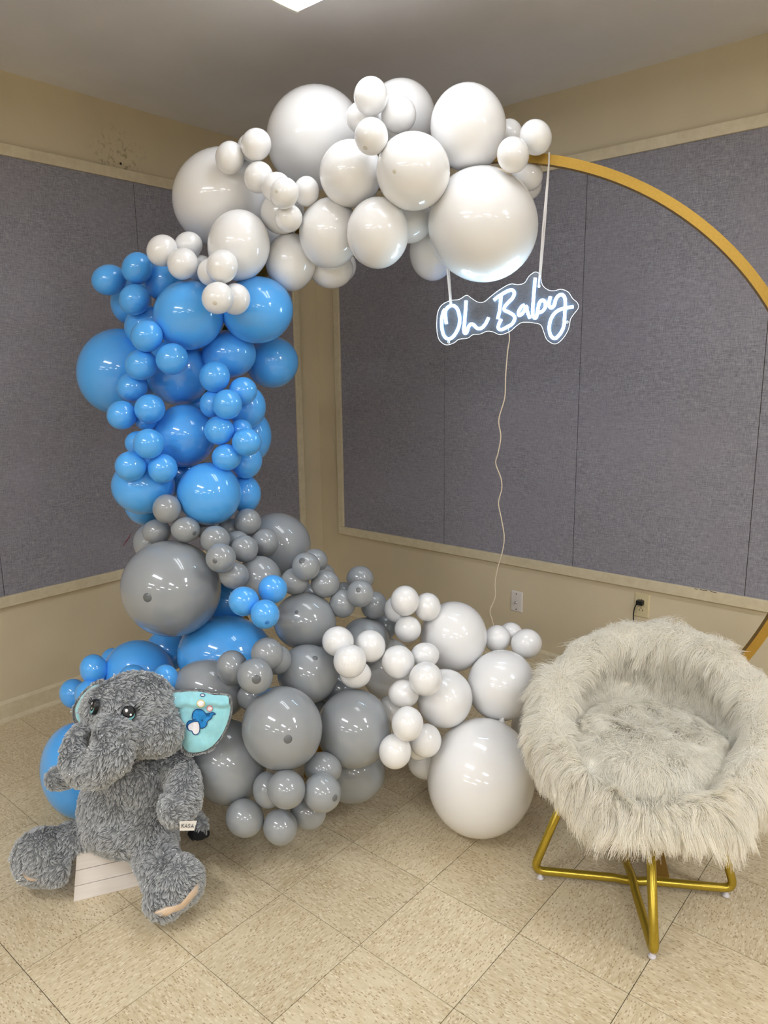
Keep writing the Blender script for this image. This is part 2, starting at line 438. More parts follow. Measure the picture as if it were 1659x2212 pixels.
board('fabric_board', 'y', [.1995, 1.1694, 1.94, 2.70, 3.46, 4.22], .1554, 4.265, 'grey fabric board in a cream frame on the wall left of the blue balloons')
# nail holes
for (u, v) in ((285, 353),):
    pass
hp = on_plane(260.5, 353.5, Vector((0, 0, 0)), Vector((1, 0, 0)))
lathe('nail_hole', [(0, .0015), (.004, .002), (.006, .0)], M_SLOT, wl, (0.0005, hp.y, hp.z), (1, 0, 0), 10)

# red pen scribble on the left board, scraped paint on the lower rail of the back board
M_PEN = new_mat('red_pen', s2l((150, 50, 58)), .7)
for st in ([(283, 1152), (277, 1163), (272, 1172)], [(280, 1160), (271, 1170), (266, 1180)]):
    tube_obj('pen_mark', [on_plane(u, v, Vector((.0105, 0, 0)), Vector((1, 0, 0))) for u, v in st], .0012, M_PEN, wl, 5)
for u0, u1, v0, v1 in ((1512, 1528, 1273, 1276), (1534, 1548, 1276, 1281), (1500, 1507, 1271, 1272.5)):
    tube_obj('scrape', [on_plane(u0, v0, Vector((0, -.0212, 0)), Vector((0, 1, 0))), on_plane((u0+u1)/2, (v0+v1)/2+1, Vector((0, -.0212, 0)), Vector((0, 1, 0))), on_plane(u1, v1, Vector((0, -.0212, 0)), Vector((0, 1, 0)))], .0012, M_SLOT, wb, 5)

# ------------------------------------------------------------------ ceiling lights
def light_fixture(x, y, label, lens=None):
    t = empty('ceiling_light', (x, y, H), label, 'ceiling light', 'fluorescent ceiling lights')
    L_, W_ = 1.22, .38
    bm = bmesh.new(); box_bm(bm, (-L_/2, -W_/2+.02, -.03), (L_/2, W_/2-.02, 0), .004)
    o = link('housing', bm_mesh(bm, 'housing'), M_HOUSING, t, False)
    prof = [(-W_/2, -.012), (-W_/2+.004, -.05), (-W_/2+.035, -.076), (W_/2-.035, -.076), (W_/2-.004, -.05), (W_/2, -.012)]
    V = [(s*(L_/2-.004), y_, z_) for s in (-1, 1) for y_, z_ in prof]; n = len(prof)
    Fc = [(k, k+1, n+k+1, n+k) for k in range(n-1)]
    link('prismatic_lens', pydata('prismatic_lens', V, Fc), lens or M_LENS, t, False)
    for s in (-1, 1):
        Vc = [(s*(L_/2-.006), y_*1.01, z_*1.03) for y_, z_ in prof]+[(s*(L_/2+.002), y_*1.01, z_*1.03) for y_, z_ in prof]
        Fe = [(k, (k+1) % n, n+(k+1) % n, n+k) for k in range(n)]+[tuple(range(n)), tuple(range(n, 2*n))]
        link('end_cap', pydata('end_cap', Vc, Fe), M_HOUSING, t, False)
    return t
light_fixture(1.35+.61, -1.343-.19, 'fluorescent ceiling light with ribbed lens, its corner just above the arch top', M_LENS_DIM)
for (x, y) in ((4.5, -1.53), (7.0, -1.53), (1.96, -3.9), (4.5, -3.9), (7.0, -3.9), (1.96, -6.3), (4.5, -6.3), (7.0, -6.3), (1.96, -8.7), (4.5, -8.7)):
    light_fixture(x, y, 'fluorescent ceiling light farther into the room')

# ------------------------------------------------------------------ wall plates
def wall_plate(name, x0, x1, z0, z1, mat, label, cat):
    t = empty(name, ((x0+x1)/2, 0, (z0+z1)/2), label, cat)
    bm = bmesh.new(); w, h = (x1-x0)/2, (z1-z0)/2
    vs = [(-w, 0, -h), (w, 0, -h), (w, 0, h), (-w, 0, h)]; b = .005
    vs2 = [(-w+b, -.006, -h+b), (w-b, -.006, -h+b), (w-b, -.006, h-b), (-w+b, -.006, h-b)]
    V = vs+vs2; Fc = [(0, 1, 5, 4), (1, 2, 6, 5), (2, 3, 7, 6), (3, 0, 4, 7), (4, 5, 6, 7), (0, 3, 2, 1)]
    link('plate', pydata('plate', V, Fc), mat, t, False)
    return t
t = wall_plate('cable_wall_plate', 1.373, 1.441, .268, .378, M_PLATE_W, 'white cable wall plate with a coaxial jack, right of the thin cord', 'wall plate')
for dz in (.041, -.041): lathe('screw', [(0, .0012), (.003, .001), (.0032, 0)], M_SLOT, t, (0, -.006, dz), (0, -1, 0), 12, local=True)
j = lathe('coaxial_jack', [(0, .012), (.0035, .012), (.0045, .010), (.0045, .003), (.0062, .003), (.0062, 0)], M_STEEL, t, (-.002, -.006, -.006), (0, -1, 0), 6, False, local=True)
# lathe meshes above are given in the plate's frame
t = wall_plate('wall_outlet', 2.0165, 2.0875, .377, .492, M_PLATE_C, 'cream duplex wall outlet with a black plug, above the furry chair', 'outlet')
def receptacle(dz):
    pts = []
    for k in range(24):
        a = 2*PI*k/24; x = .0172*math.cos(a); z = max(-.0135, min(.0135, .0172*math.sin(a))); pts.append((x, z))
    V = [(x, -.006, z+dz) for x, z in pts]+[(x*.95, -.0085, z*.95+dz) for x, z in pts]
    Fc = [(k, (k+1) % 24, 24+(k+1) % 24, 24+k) for k in range(24)]+[tuple(range(24, 48))]
    r = link('receptacle', pydata('receptacle', V, Fc), M_PLATE_C, t, False)
    bm = bmesh.new()
    box_bm(bm, (-.0075, -.0089, dz-.006), (-.0055, -.0080, dz+.003))
    box_bm(bm, (.0055, -.0089, dz-.006), (.0075, -.0080, dz+.003)); box_bm(bm, (.0065, -.0089, dz-.003), (.0105, -.0080, dz-.0012))
    box_bm(bm, (-.0022, -.0089, dz+.006), (.0022, -.0080, dz+.0105))
    link('slots', bm_mesh(bm, 'slots'), M_SLOT, r, False)
receptacle(.0195); receptacle(-.0195)
lathe('screw', [(0, .0012), (.0025, .001), (.003, 0)], M_STEEL, t, (0, -.006, 0), (0, -1, 0), 12, local=True)
t = empty('power_plug', (2.050, -.009, .450), 'black flat plug with a black cord, pushed into the wall outlet', 'plug')
box('plug_body', (2.036, -.036, .4415), (2.066, -.0092, .4625), M_BLACK, t, .003)
cp = catmull([(2.038, -.024, .447), (2.030, -.026, .425), (2.026, -.028, .390), (2.032, -.030, .350), (2.05, -.035, .30), (2.09, -.06, .2), (2.16, -.10, .08), (2.24, -.12, .006), (2.5, -.15, .005), (2.8, -.12, .005)], 8)
tube_obj('cord', cp, .0028, M_BLACK, t, 8)

# ------------------------------------------------------------------ gold hoop stand
TH = .48; HC = Vector((1.8403, -1.0481, 0)); HD = Vector((math.cos(TH), math.sin(TH), 0)); HN = Vector((-math.sin(TH), math.cos(TH), 0))
HR = 1.0769; HZ = 1.1017
def hoop_pt(s, z, n=0.0): return HC + HD*s + Vector((0, 0, z)) + HN*n
t = empty('gold_hoop', HC, 'large round gold metal hoop stand carrying the balloon garland and the neon sign', 'hoop stand')
RC = HR-.015
A0 = math.radians(-34.0)
arc = [hoop_pt(RC*math.cos(a), HZ+RC*math.sin(a)) for a in np.linspace(A0, PI-A0, 150)]
tube_obj('ring', arc, 0, M_HOOP, t, flat=(.026, .030), normal=HN)
arc2 = [hoop_pt(RC*math.cos(a), HZ+RC*math.sin(a)) for a in np.linspace(PI-A0-.03, 2*PI+A0+.03, 70)]
tube_obj('lower_ring', arc2, 0, M_HOOP, t, flat=(.021, .024), normal=HN)
for a in (A0, PI-A0):
    seg_ = [hoop_pt(RC*math.cos(q), HZ+RC*math.sin(q)) for q in np.linspace(a-.022, a+.022, 6)]
    tube_obj('sleeve', seg_, 0, M_HOOP, t, flat=(.031, .035), normal=HN)
    p = hoop_pt((RC-.017)*math.cos(a), HZ+(RC-.017)*math.sin(a)); inw = (HC+Vector((0, 0, HZ))-p).normalized()
    lathe('bolt', [(0, .004), (.004, .0035), (.006, .001), (.006, 0)], M_STEEL, t, p, inw, 12)
    p2 = hoop_pt((RC+.017)*math.cos(a), HZ+(RC+.017)*math.sin(a))
    lathe('wing_nut', [(0, .012), (.003, .012), (.004, .004), (.009, .003), (.009, 0)], M_HOOP, t, p2, -inw, 8)
FOOT = Vector((2.598, -1.200, 0)); fs = (FOOT-HC).dot(HD); fnn = (FOOT-HC).dot(HN)
for s in (-fs, fs):
    a = HC+HD*s; n_near = fnn if s > 0 else -.16
    bm = bmesh.new(); R3 = Matrix((HD, HN, Vector((0, 0, 1)))).transposed().to_4x4(); R3.translation = a
    box_bm(bm, (-.021, n_near, .001), (.021, .34, .026), .002, R3)
    link('foot', bm_mesh(bm, 'foot'), M_HOOP, t)
    bm = bmesh.new(); zt = HZ-math.sqrt(RC**2-s*s); box_bm(bm, (-.014, -.014, .024), (.014, .014, zt), .002, R3); link('post', bm_mesh(bm, 'post'), M_HOOP, t)

# ------------------------------------------------------------------ neon sign
def S(zx, zy, off=0.0):
    """enlarged-crop coordinates of the sign -> point in the sign's own vertical plane under the hoop"""
    return on_plane(900+zx/4.366, 560+zy/4.366, SP, SN) + SN*off
SP = HC+HN*0.0; SN = HN
sign_c = S(850, 470)
t = empty('neon_sign', sign_c, 'lit white neon lettering sign on a clear acrylic plate hanging from the hoop', 'neon sign')
outline = [(190,600),(200,500),(240,430),(320,390),(400,380),(470,340),(520,370),(580,405),(640,400),(700,350),(780,290),(880,235),(960,240),(1020,220),(1060,160),(1120,120),(1165,150),(1185,240),(1240,290),(1300,298),(1360,283),(1430,310),(1470,370),(1515,410),(1525,460),(1480,520),(1450,570),(1435,650),(1400,720),(1340,785),(1290,797),(1230,760),(1200,690),(1170,620),(1100,600),(1000,595),(940,630),(880,680),(790,712),(720,685),(660,680),(600,705),(530,712),(480,745),(400,755),(350,790),(280,808),(220,770),(195,700)]
oc = [S(p.x, p.y) for p in catmull([(a, b, 0) for a, b in outline], 4, True)]
bm = bmesh.new(); vf = [bm.verts.new(p-SN*.002) for p in oc]; vb = [bm.verts.new(p+SN*.002) for p in oc]
for tri in tessellate_polygon([[Vector(((p-HC).dot(HD), p.z, 0)) for p in oc]]):
    bm.faces.new([vf[i] for i in tri]); bm.faces.new([vb[i] for i in tri][::-1])
for k in range(len(oc)): q = (k+1) % len(oc); bm.faces.new((vf[k], vb[k], vb[q], vf[q]))
bmesh.ops.recalc_face_normals(bm, faces=bm.faces)
link('acrylic_plate', bm_mesh(bm, 'acrylic_plate'), M_ACRYL, t)
tube_obj('plate_edge', oc, 0, M_ACRYL_EDGE, t, closed=True, flat=(.0042, .0016), normal=SN)
strokes = {
 'O': [(283,610),(274,548),(272,495),(298,452),(345,437),(385,470),(405,540),(403,620),(375,690),(335,740),(295,752),(258,718),(240,650),(238,570),(250,510),(266,472)],
 'h': [(467,392),(465,450),(458,530),(452,610),(446,668),(455,698),(474,690),(488,645),(513,612),(540,620),(570,650),(610,652),(650,612),(680,550)],
 'B stem': [(797,352),(790,420),(782,490),(765,565)],
 'B': [(730,387),(768,355),(820,322),(870,296),(903,292),(923,320),(905,368),(865,408),(832,448),(830,480),(868,500),(910,525),(927,558),(902,610),(850,642),(802,665),(772,652),(776,612),(800,567)],
 'a': [(1018,432),(990,448),(962,495),(964,528),(990,520),(1018,482),(1035,444),(1042,485),(1058,530),(1068,560)],
 'b': [(1118,177),(1112,260),(1104,350),(1098,430),(1095,500),(1102,542),(1120,556),(1134,530),(1144,470),(1160,410),(1188,387),(1213,410),(1213,450),(1193,485),(1160,503),(1142,497)],
 'y': [(1262,352),(1250,400),(1250,440),(1270,460),(1300,430),(1310,385),(1335,347),(1370,336),(1396,362),(1402,420),(1398,490),(1395,560),(1385,640),(1350,708),(1305,748),(1265,720),(1250,650),(1265,570),(1300,512),(1350,477),(1410,460),(1478,448)]}
for k, pts in strokes.items():
    c = catmull([(a, b, 0) for a, b in pts], 5)
    tube_obj('neon_channel', [S(p.x, p.y, -.0035) for p in c], 0, M_NEON_CH, t, flat=(.0035, .0098), normal=SN)
    tube_obj('neon_tube', [S(p.x, p.y, -.0075) for p in c], [.0015]+[.0036]*(len(c)-2)+[.0015], M_NEON, t, seg=6)
for (a, b) in ((322, 410), (1155, 256), (303, 782), (1420, 593)):
    lathe('grommet', [(.0026, -.003), (.0042, -.003), (.0042, .003), (.0026, .003)], M_ACRYL_EDGE, t, S(a, b), SN, 14)  # grommets share the emission painted on the plate edge
def ribbon(name, p_top, p_bot, label, off):
    t = empty(name, p_top, label, 'ribbon')
    d = HD
    for s in (-1, 1):
        a = p_top+HN*(.016*s); b = p_bot+HN*(.0035*s)+d*(.0015*s)
        tube_obj('strand', [a, a.lerp(b, .5)+d*off*s, b], 0, M_RIBBON, t, flat=(.0008, .0052), normal=HN)
    tube_obj('loop', [p_top-HN*.0165+Vector((0, 0, 0)), p_top-HN*.0165+Vector((0, 0, .034)), p_top+HN*.0165+Vector((0, 0, .034)), p_top+HN*.0165], 0, M_RIBBON, t, flat=(.0052, .0012), normal=HD)
    tube_obj('knot', [p_bot+HN*.004, p_bot+Vector((0, 0, .004)), p_bot-HN*.004], .0025, M_RIBBON, t, 6)
    return t
g1 = S(1155, 256); g2 = S(322, 410)
def hoop_under(s): return HC+HD*s+Vector((0, 0, HZ+math.sqrt((HR-.03)**2-s*s)))
ribbon('ribbon', hoop_under((on_plane(1186, 345, SP, SN)-HC).dot(HD)), g1, 'white ribbon in full view tying the right end of the neon sign to the hoop', .002)
ribbon('ribbon', hoop_under((on_plane(950, 350, SP, SN)-HC).dot(HD)), g2, 'white ribbon holding the left end of the neon sign, mostly behind the huge white balloon', .002)
zc = [(192,90),(203,170),(190,260),(175,440),(168,600),(125,760),(140,880),(120,1000),(103,1075),(140,1180),(147,1260),(123,1360),(145,1480),(165,1610),(150,1720),(120,1820),(98,1940),(100,2040),(62,2140),(77,2210),(110,2330),(150,2450)]
pc = []
for i, (a, b) in enumerate(zc): pc.append(on_plane(1040+a/3.35, 680+b/3.35, SP+SN*(.006+.012*min(i, 17)), SN))
end = pc[-1]; pc += [Vector((end.x+.02, end.y+.03, .25)), Vector((end.x+.05, end.y+.06, .08)), Vector((end.x+.08, end.y+.1, .004)), Vector((end.x+.08, end.y+.3, .004)), Vector((end.x+.02, -.12, .004))]
t = empty('electric_cable', pc[0], 'thin clear kinked power cable dropping from the neon sign behind the white balloons', 'cable')
tube_obj('sheath', catmull(pc, 6), .0021, M_CORD, t, 8)
# key, colour, centre, semi-axes, orientation, label
BALLOONS = [
    ('w1', 'W', (0.9922, -1.4319, 2.1126), (0.1775, 0.1611, 0.1691), (-0.1409, -0.4164, 0.4691, 0.766), 'big white balloon at the upper left bend of the arch, behind small ones'),
    ('w2', 'W', (1.2076, -1.168, 2.321), (0.178, 0.1696, 0.1738), (0.1013, 0.3683, -0.4741, -0.7933), 'big white balloon rising highest on the left half of the arch top'),
    ('w3', 'W', (1.1705, -1.53, 2.193), (0.0519, 0.0461, 0.0489), (0.7876, -0.3244, -0.5161, -0.0903), 'small white balloon leftmost of the cluster above the big bend balloon'),
    ('w4', 'W', (1.2568, -1.4885, 2.2251), (0.0511, 0.0472, 0.0491), (0.7971, -0.405, -0.4474, 0.0216), 'small white balloon at the top of the cluster left of the highest big balloon'),
    ('w4b', 'W', (1.1742, -1.4389, 2.2437), (0.0486, 0.0438, 0.0462), (0.1686, 0.3682, -0.4796, -0.7785), 'small white balloon mostly hidden behind the top one of the left cluster'),
    ('w5', 'W', (1.2523, -1.4799, 2.128), (0.0505, 0.0469, 0.0486), (0.786, -0.3875, -0.4811, -0.0252), 'small white balloon lowest in the left cluster, touching the big bend balloon'),
    ('w6', 'W', (1.3421, -1.4846, 2.0817), (0.0483, 0.0453, 0.0468), (0.0871, 0.4136, -0.4646, -0.7781), 'small white balloon half hidden behind the front one in the middle small cluster'),
    ('w7', 'W', (1.4182, -1.5209, 2.0467), (0.0472, 0.0444, 0.0458), (0.7782, -0.3815, -0.4944, -0.066), 'small white balloon in front of the middle cluster with a faint tan tip'),
    ('w8', 'W', (1.3997, -1.407, 2.0734), (0.0465, 0.0417, 0.0441), (-0.7521, 0.2957, 0.5491, 0.2131), 'small white balloon at the right end of the middle small cluster'),
    ('w9', 'W', (1.2797, -1.4048, 2.0255), (0.0749, 0.0687, 0.0717), (-0.1981, -0.3435, 0.5321, 0.7481), 'creamy medium white balloon behind the lowest small one of the middle cluster'),
    ('w10', 'W', (1.3777, -1.4689, 1.9855), (0.0451, 0.0425, 0.0437), (-0.138, -0.3821, 0.5081, 0.7594), 'small translucent white balloon lowest in the middle small cluster'),
    ('w11', 'W', (1.2108, -1.5422, 1.9114), (0.1139, 0.1014, 0.1075), (0.7494, -0.3142, -0.5675, -0.133), 'medium white balloon just above the blue column with glossy streak'),
    ('w12', 'W', (1.2625, -1.3596, 1.8722), (0.0977, 0.0874, 0.0924), (-0.7275, 0.3012, 0.5827, 0.2012), 'medium white balloon hanging over the right side of the blue column top'),
    ('w13', 'W', (1.4287, -1.3335, 1.9487), (0.1126, 0.1014, 0.1068), (-0.7253, 0.2917, 0.5728, 0.2465), 'medium white balloon under the arch, left of the oval one lit by the neon'),
    ('w14', 'W', (1.3302, -1.2276, 1.8541), (0.0772, 0.0655, 0.0711), (-0.2633, -0.2647, 0.6038, 0.7043), 'shaded white balloon lowest under the arch beside the wall corner'),
    ('w14b', 'W', (1.2765, -1.1328, 1.8793), (0.065, 0.0614, 0.0632), (0.2204, 0.2945, -0.5882, -0.7203), 'white balloon nearly hidden behind the lowest shaded one under the arch'),
    ('w15', 'W', (1.6322, -1.3241, 1.9262), (0.1075, 0.0983, 0.1028), (-0.7009, 0.2771, 0.5799, 0.3093), 'oval white balloon under the arch reflecting the neon on its lower right'),
    ('w16', 'W', (1.7584, -1.3023, 2.0908), (0.1128, 0.1103, 0.1116), (0.414, 0.0676, -0.6114, -0.671), 'large white balloon at the front centre of the arch touching the huge one'),
    ('w17', 'W', (1.5381, -1.3419, 2.1153), (0.1009, 0.0988, 0.0998), (-0.047, -0.3887, 0.4774, 0.7866), 'large cream-white balloon at arch centre below the small spotted one'),
    ('w18', 'W', (1.693, -1.4184, 2.1779), (0.0511, 0.0499, 0.0505), (0.7566, -0.2987, -0.5195, -0.2617), 'small white balloon with a grey nub, below the topmost small one'),
    ('w19', 'W', (1.6003, -1.3112, 2.3349), (0.0549, 0.0531, 0.054), (0.7634, -0.2807, -0.5099, -0.2801), 'topmost small white balloon standing above the arch'),
    ('w20', 'W', (1.5117, -1.2521, 2.307), (0.0542, 0.0489, 0.0515), (0.265, 0.2259, -0.5462, -0.7619), 'small white balloon tucked behind the topmost cluster on its left'),
    ('w21', 'W', (1.6272, -1.2082, 2.301), (0.0563, 0.0545, 0.0554), (0.3317, 0.1503, -0.5706, -0.7361), 'small white balloon at the right of the topmost cluster'),
    ('w22', 'W', (1.531, -1.0745, 2.35), (0.1151, 0.1119, 0.1135), (-0.3502, -0.1338, 0.5751, 0.7271), 'large white balloon behind the topmost cluster of small ones'),
    ('w22b', 'W', (1.4837, -0.9147, 2.3761), (0.0601, 0.0543, 0.0571), (0.3076, 0.1543, -0.5731, -0.7437), 'white balloon showing only a sliver between two large ones at the arch top'),
    ('w23', 'W', (1.8268, -1.1075, 2.2425), (0.1273, 0.1178, 0.1225), (-0.6272, 0.179, 0.5694, 0.5003), 'large tall white balloon at the upper right of the arch'),
    ('w24', 'W', (1.8701, -1.0851, 1.9512), (0.1794, 0.1708, 0.175), (0.4785, -0.0634, -0.6371, -0.6009), 'huge white balloon hanging right above the neon sign'),
    ('w25', 'W', (2.0097, -1.1411, 2.1235), (0.0512, 0.0466, 0.0488), (0.5794, -0.1703, -0.5853, -0.541), "small white balloon lying on the huge one at the garland's right end"),
    ('w26', 'W', (2.027, -1.0399, 2.1903), (0.0522, 0.0474, 0.0498), (-0.5193, 0.1194, 0.5907, 0.6059), "small white balloon at the garland's right end, just above the gold hoop"),
    ('w27', 'W', (1.8803, -0.9465, 2.2479), (0.0477, 0.0425, 0.045), (-0.6136, 0.1969, 0.5675, 0.5125), 'small white balloon peeking out behind the tall one at upper right'),
    ('w28', 'W', (1.9475, -0.9483, 2.1125), (0.0527, 0.0479, 0.0502), (-0.3914, 0.0017, 0.6188, 0.6811), 'small white balloon just under the gold hoop beside the ribbon'),
    ('w29', 'W', (1.8994, -0.8738, 2.1032), (0.0557, 0.049, 0.0522), (0.3275, 0.0551, -0.6207, -0.7102), 'shaded small white balloon behind the one under the gold hoop'),
    ('w30', 'W', (1.6268, -1.1583, 1.9902), (0.0801, 0.0743, 0.0772), (-0.2882, -0.1795, 0.611, 0.7152), 'white balloon between the oval neon-lit one and the huge one'),
    ('w31', 'W', (1.6252, -1.0243, 1.9021), (0.096, 0.0806, 0.0879), (-0.6679, 0.2773, 0.59, 0.3591), 'shaded white balloon under the arch left of the huge one, at the ribbon'),
    ('w32', 'W', (1.0021, -1.203, 2.043), (0.0884, 0.0814, 0.0848), (0.1855, 0.3618, -0.5276, -0.7458), 'white balloon deep inside the arch bend behind the medium ones'),
    ('w33', 'W', (1.0281, -1.7154, 1.8971), (0.0532, 0.0481, 0.0506), (-0.0864, -0.4984, 0.4199, 0.7535), 'leftmost small white balloon, just above the blue ones'),
    ('w34', 'W', (1.0552, -1.6307, 1.9204), (0.0478, 0.0429, 0.0453), (-0.1816, -0.4237, 0.4916, 0.7388), 'small white balloon second from the left, below the big bend balloon'),
    ('w35', 'W', (1.1156, -1.6995, 1.8482), (0.052, 0.0477, 0.0498), (0.7519, -0.4119, -0.5123, 0.0506), 'small white balloon resting on the top of the large blue balloon'),
    ('w36', 'W', (1.0528, -1.5857, 1.8489), (0.0477, 0.0439, 0.0458), (-0.117, -0.4652, 0.4674, 0.7425), 'shaded small white balloon mostly hidden where white meets blue'),
    ('w37', 'W', (1.1982, -1.6549, 1.8186), (0.0437, 0.0401, 0.0418), (-0.7493, 0.366, 0.5503, 0.0424), 'small white balloon partly behind the one on the medium white balloon'),
    ('w38', 'W', (1.2817, -1.6708, 1.8262), (0.0524, 0.0487, 0.0505), (0.7527, -0.395, -0.5266, -0.0114), 'small white balloon in front of the medium white one above the blue column'),
    ('w39', 'W', (1.2974, -1.706, 1.7273), (0.0511, 0.0479, 0.0495), (0.0962, 0.4775, -0.4738, -0.7336), 'small white balloon with tan tip overlapping the large blue balloons'),
    ('w40', 'W', (1.2715, -1.6172, 1.7314), (0.0506, 0.0476, 0.0491), (0.7391, -0.4026, -0.5395, -0.0238), 'small white balloon right of the tan-tipped one, against the right large blue one'),
    ('w41', 'W', (1.1319, -1.3298, 1.8794), (0.0603, 0.0565, 0.0583), (-0.1645, -0.3861, 0.5318, 0.7356), 'white balloon in shade behind the medium ones above the right blue balloon'),
    ('b1', 'B', (0.7342, -1.7466, 1.8268), (0.0607, 0.0522, 0.0563), (-0.2478, -0.4349, 0.5036, 0.7042), 'small blue balloon sticking out farthest at the upper left of the column'),
    ('b2', 'B', (0.8719, -1.7167, 1.856), (0.0558, 0.0496, 0.0526), (-0.7514, 0.3486, 0.5603, -0.0017), "small blue balloon highest in the column's upper left cluster"),
    ('b3', 'B', (0.8843, -1.7433, 1.7493), (0.0542, 0.0494, 0.0517), (0.7357, -0.4031, -0.54, 0.0685), "small blue balloon lowest of the three at the column's upper left"),
    ('b4', 'B', (0.8579, -1.6004, 1.8262), (0.0757, 0.0692, 0.0724), (-0.7453, 0.4023, 0.5295, -0.0471), 'blue balloon in shade between the upper left cluster and the white ones'),
    ('b5', 'B', (0.6575, -1.6202, 1.7648), (0.0852, 0.0731, 0.0789), (0.7346, -0.2925, -0.6082, -0.0705), 'blue balloon partly hidden behind the upper left cluster'),
    ('b6', 'B', (0.8312, -1.6739, 1.665), (0.0763, 0.0704, 0.0733), (0.1478, 0.4951, -0.4745, -0.7127), 'shaded blue balloon left of the upper large blue balloon'),
    ('b7', 'B', (1.0705, -1.6569, 1.69), (0.1203, 0.1121, 0.1161), (0.125, 0.4815, -0.4812, -0.7218), 'large blue balloon at the column top below the small white ones'),
    ('b8', 'B', (1.2093, -1.4738, 1.7085), (0.1232, 0.1115, 0.1172), (-0.2351, -0.351, 0.5803, 0.6963), "large blue balloon at the column's upper right, touching the white ones"),
    ('b9', 'B', (1.0388, -1.8024, 1.6195), (0.0535, 0.0497, 0.0516), (0.7191, -0.4299, -0.5398, 0.0812), 'small blue balloon at lower left of the top large blue one'),
    ('b10', 'B', (1.1042, -1.7564, 1.5447), (0.0537, 0.0505, 0.0521), (0.1505, 0.4872, -0.5033, -0.6976), 'small blue balloon right under the top large blue one'),
    ('b11', 'B', (0.9905, -1.8016, 1.5282), (0.0537, 0.0504, 0.052), (-0.1336, -0.5193, 0.4737, 0.6986), 'small blue balloon overlapping the big pale blue one at left'),
    ('b12', 'B', (0.6732, -1.7054, 1.507), (0.1596, 0.1442, 0.1517), (0.6329, 0.0445, 0.7069, -0.3128), "biggest pale blue balloon bulging out on the column's left"),
    ('b13', 'B', (0.924, -1.6102, 1.5039), (0.1214, 0.1142, 0.1178), (0.5964, 0.0223, 0.7076, -0.3784), 'large shaded blue balloon in the middle of the column'),
    ('b14', 'B', (1.0821, -1.5053, 1.5631), (0.0956, 0.0851, 0.0902), (0.2599, 0.3574, -0.6001, -0.6668), 'deep blue balloon under the upper right large one'),
    ('b15', 'B', (1.0818, -1.3052, 1.5341), (0.0992, 0.0952, 0.0972), (-0.1594, -0.4123, 0.5688, 0.6936), 'blue balloon behind the upper right large one, against the wall corner'),
    ('b16', 'B', (1.1784, -1.6455, 1.4852), (0.0526, 0.0501, 0.0513), (-0.5854, -0.0301, -0.7048, 0.3997), 'small blue balloon at the top of the right middle cluster'),
    ('b17', 'B', (1.228, -1.569, 1.4359), (0.0485, 0.0469, 0.0477), (0.4803, -0.1096, 0.6899, -0.5304), 'small blue balloon at the right of the right middle cluster'),
    ('b18', 'B', (1.2629, -1.6648, 1.3954), (0.0496, 0.0477, 0.0486), (-0.6064, -0.0574, -0.6899, 0.3912), 'small bright blue balloon in front of the right middle cluster'),
    ('b19', 'B', (1.1547, -1.6432, 1.3939), (0.0469, 0.0428, 0.0448), (-0.6548, -0.1404, -0.6783, 0.3025), 'small blue balloon hidden behind the bright front one of the right middle cluster'),
    ('b20', 'B', (0.924, -1.8022, 1.4519), (0.052, 0.0491, 0.0505), (-0.5149, 0.1576, -0.6831, 0.4933), 'small shaded blue balloon on the lower right of the biggest pale one'),
    ('b21', 'B', (1.0476, -1.8169, 1.3834), (0.0504, 0.0481, 0.0492), (0.4987, -0.1724, 0.6693, -0.5231), "small blue balloon above the gap at the column's left middle"),
    ('b22', 'B', (0.9602, -1.8691, 1.3628), (0.0499, 0.0477, 0.0488), (-0.5564, 0.1192, -0.6782, 0.4651), 'small blue balloon under the biggest pale one at column left'),
    ('b23', 'B', (1.1605, -1.5011, 1.3766), (0.0765, 0.0677, 0.072), (-0.6623, -0.1834, -0.666, 0.2901), "blue balloon behind the right middle cluster on the column's right edge"),
    ('b24', 'B', (1.1004, -1.4329, 1.2652), (0.0937, 0.0708, 0.0814), (0.6841, 0.205, 0.6447, -0.2725), "dim blue balloon farthest back at the column's right edge"),
    ('b25', 'B', (1.0219, -1.6711, 1.2812), (0.111, 0.1075, 0.1092), (-0.6138, -0.0106, -0.6777, 0.4048), 'large round blue balloon in the lower middle of the column'),
    ('b26', 'B', (1.229, -1.6776, 1.3099), (0.0491, 0.0476, 0.0483), (0.4572, -0.1709, 0.6581, -0.5733), 'small blue balloon upper left of the lower right cluster'),
    ('b27', 'B', (1.2386, -1.5938, 1.3029), (0.0394, 0.0384, 0.0389), (0.6, 0.0401, 0.6782, -0.4223), 'little blue balloon squeezed behind the lower right cluster'),
    ('b28', 'B', (1.3166, -1.6347, 1.2722), (0.0484, 0.046, 0.0472), (0.3642, -0.2476, 0.6267, -0.6429), 'small blue balloon rightmost of the lower right cluster'),
    ('b29', 'B', (1.2527, -1.6715, 1.2214), (0.0483, 0.0446, 0.0464), (0.3492, -0.2791, 0.6054, -0.6586), 'small shaded blue balloon lowest of the lower right cluster'),
    ('b30', 'B', (1.2048, -1.5523, 1.1967), (0.0647, 0.0573, 0.0609), (-0.6917, -0.19, -0.6371, 0.2818), 'blue balloon below and behind the lower right cluster'),
    ('b31', 'B', (1.1267, -1.88, 1.2766), (0.0493, 0.0477, 0.0485), (-0.6207, 0.0132, -0.6745, 0.3995), 'small blue balloon topmost of the lower left cluster'),
    ('b32', 'B', (1.0026, -1.8432, 1.2699), (0.0429, 0.0402, 0.0415), (-0.4196, 0.2793, -0.6148, 0.6066), 'small blue balloon half behind the topmost of the lower left cluster'),
    ('b33', 'B', (1.0775, -1.9203, 1.2056), (0.0497, 0.0481, 0.0489), (0.4604, -0.2459, 0.6172, -0.5888), 'small blue balloon at the left of the lower left cluster'),
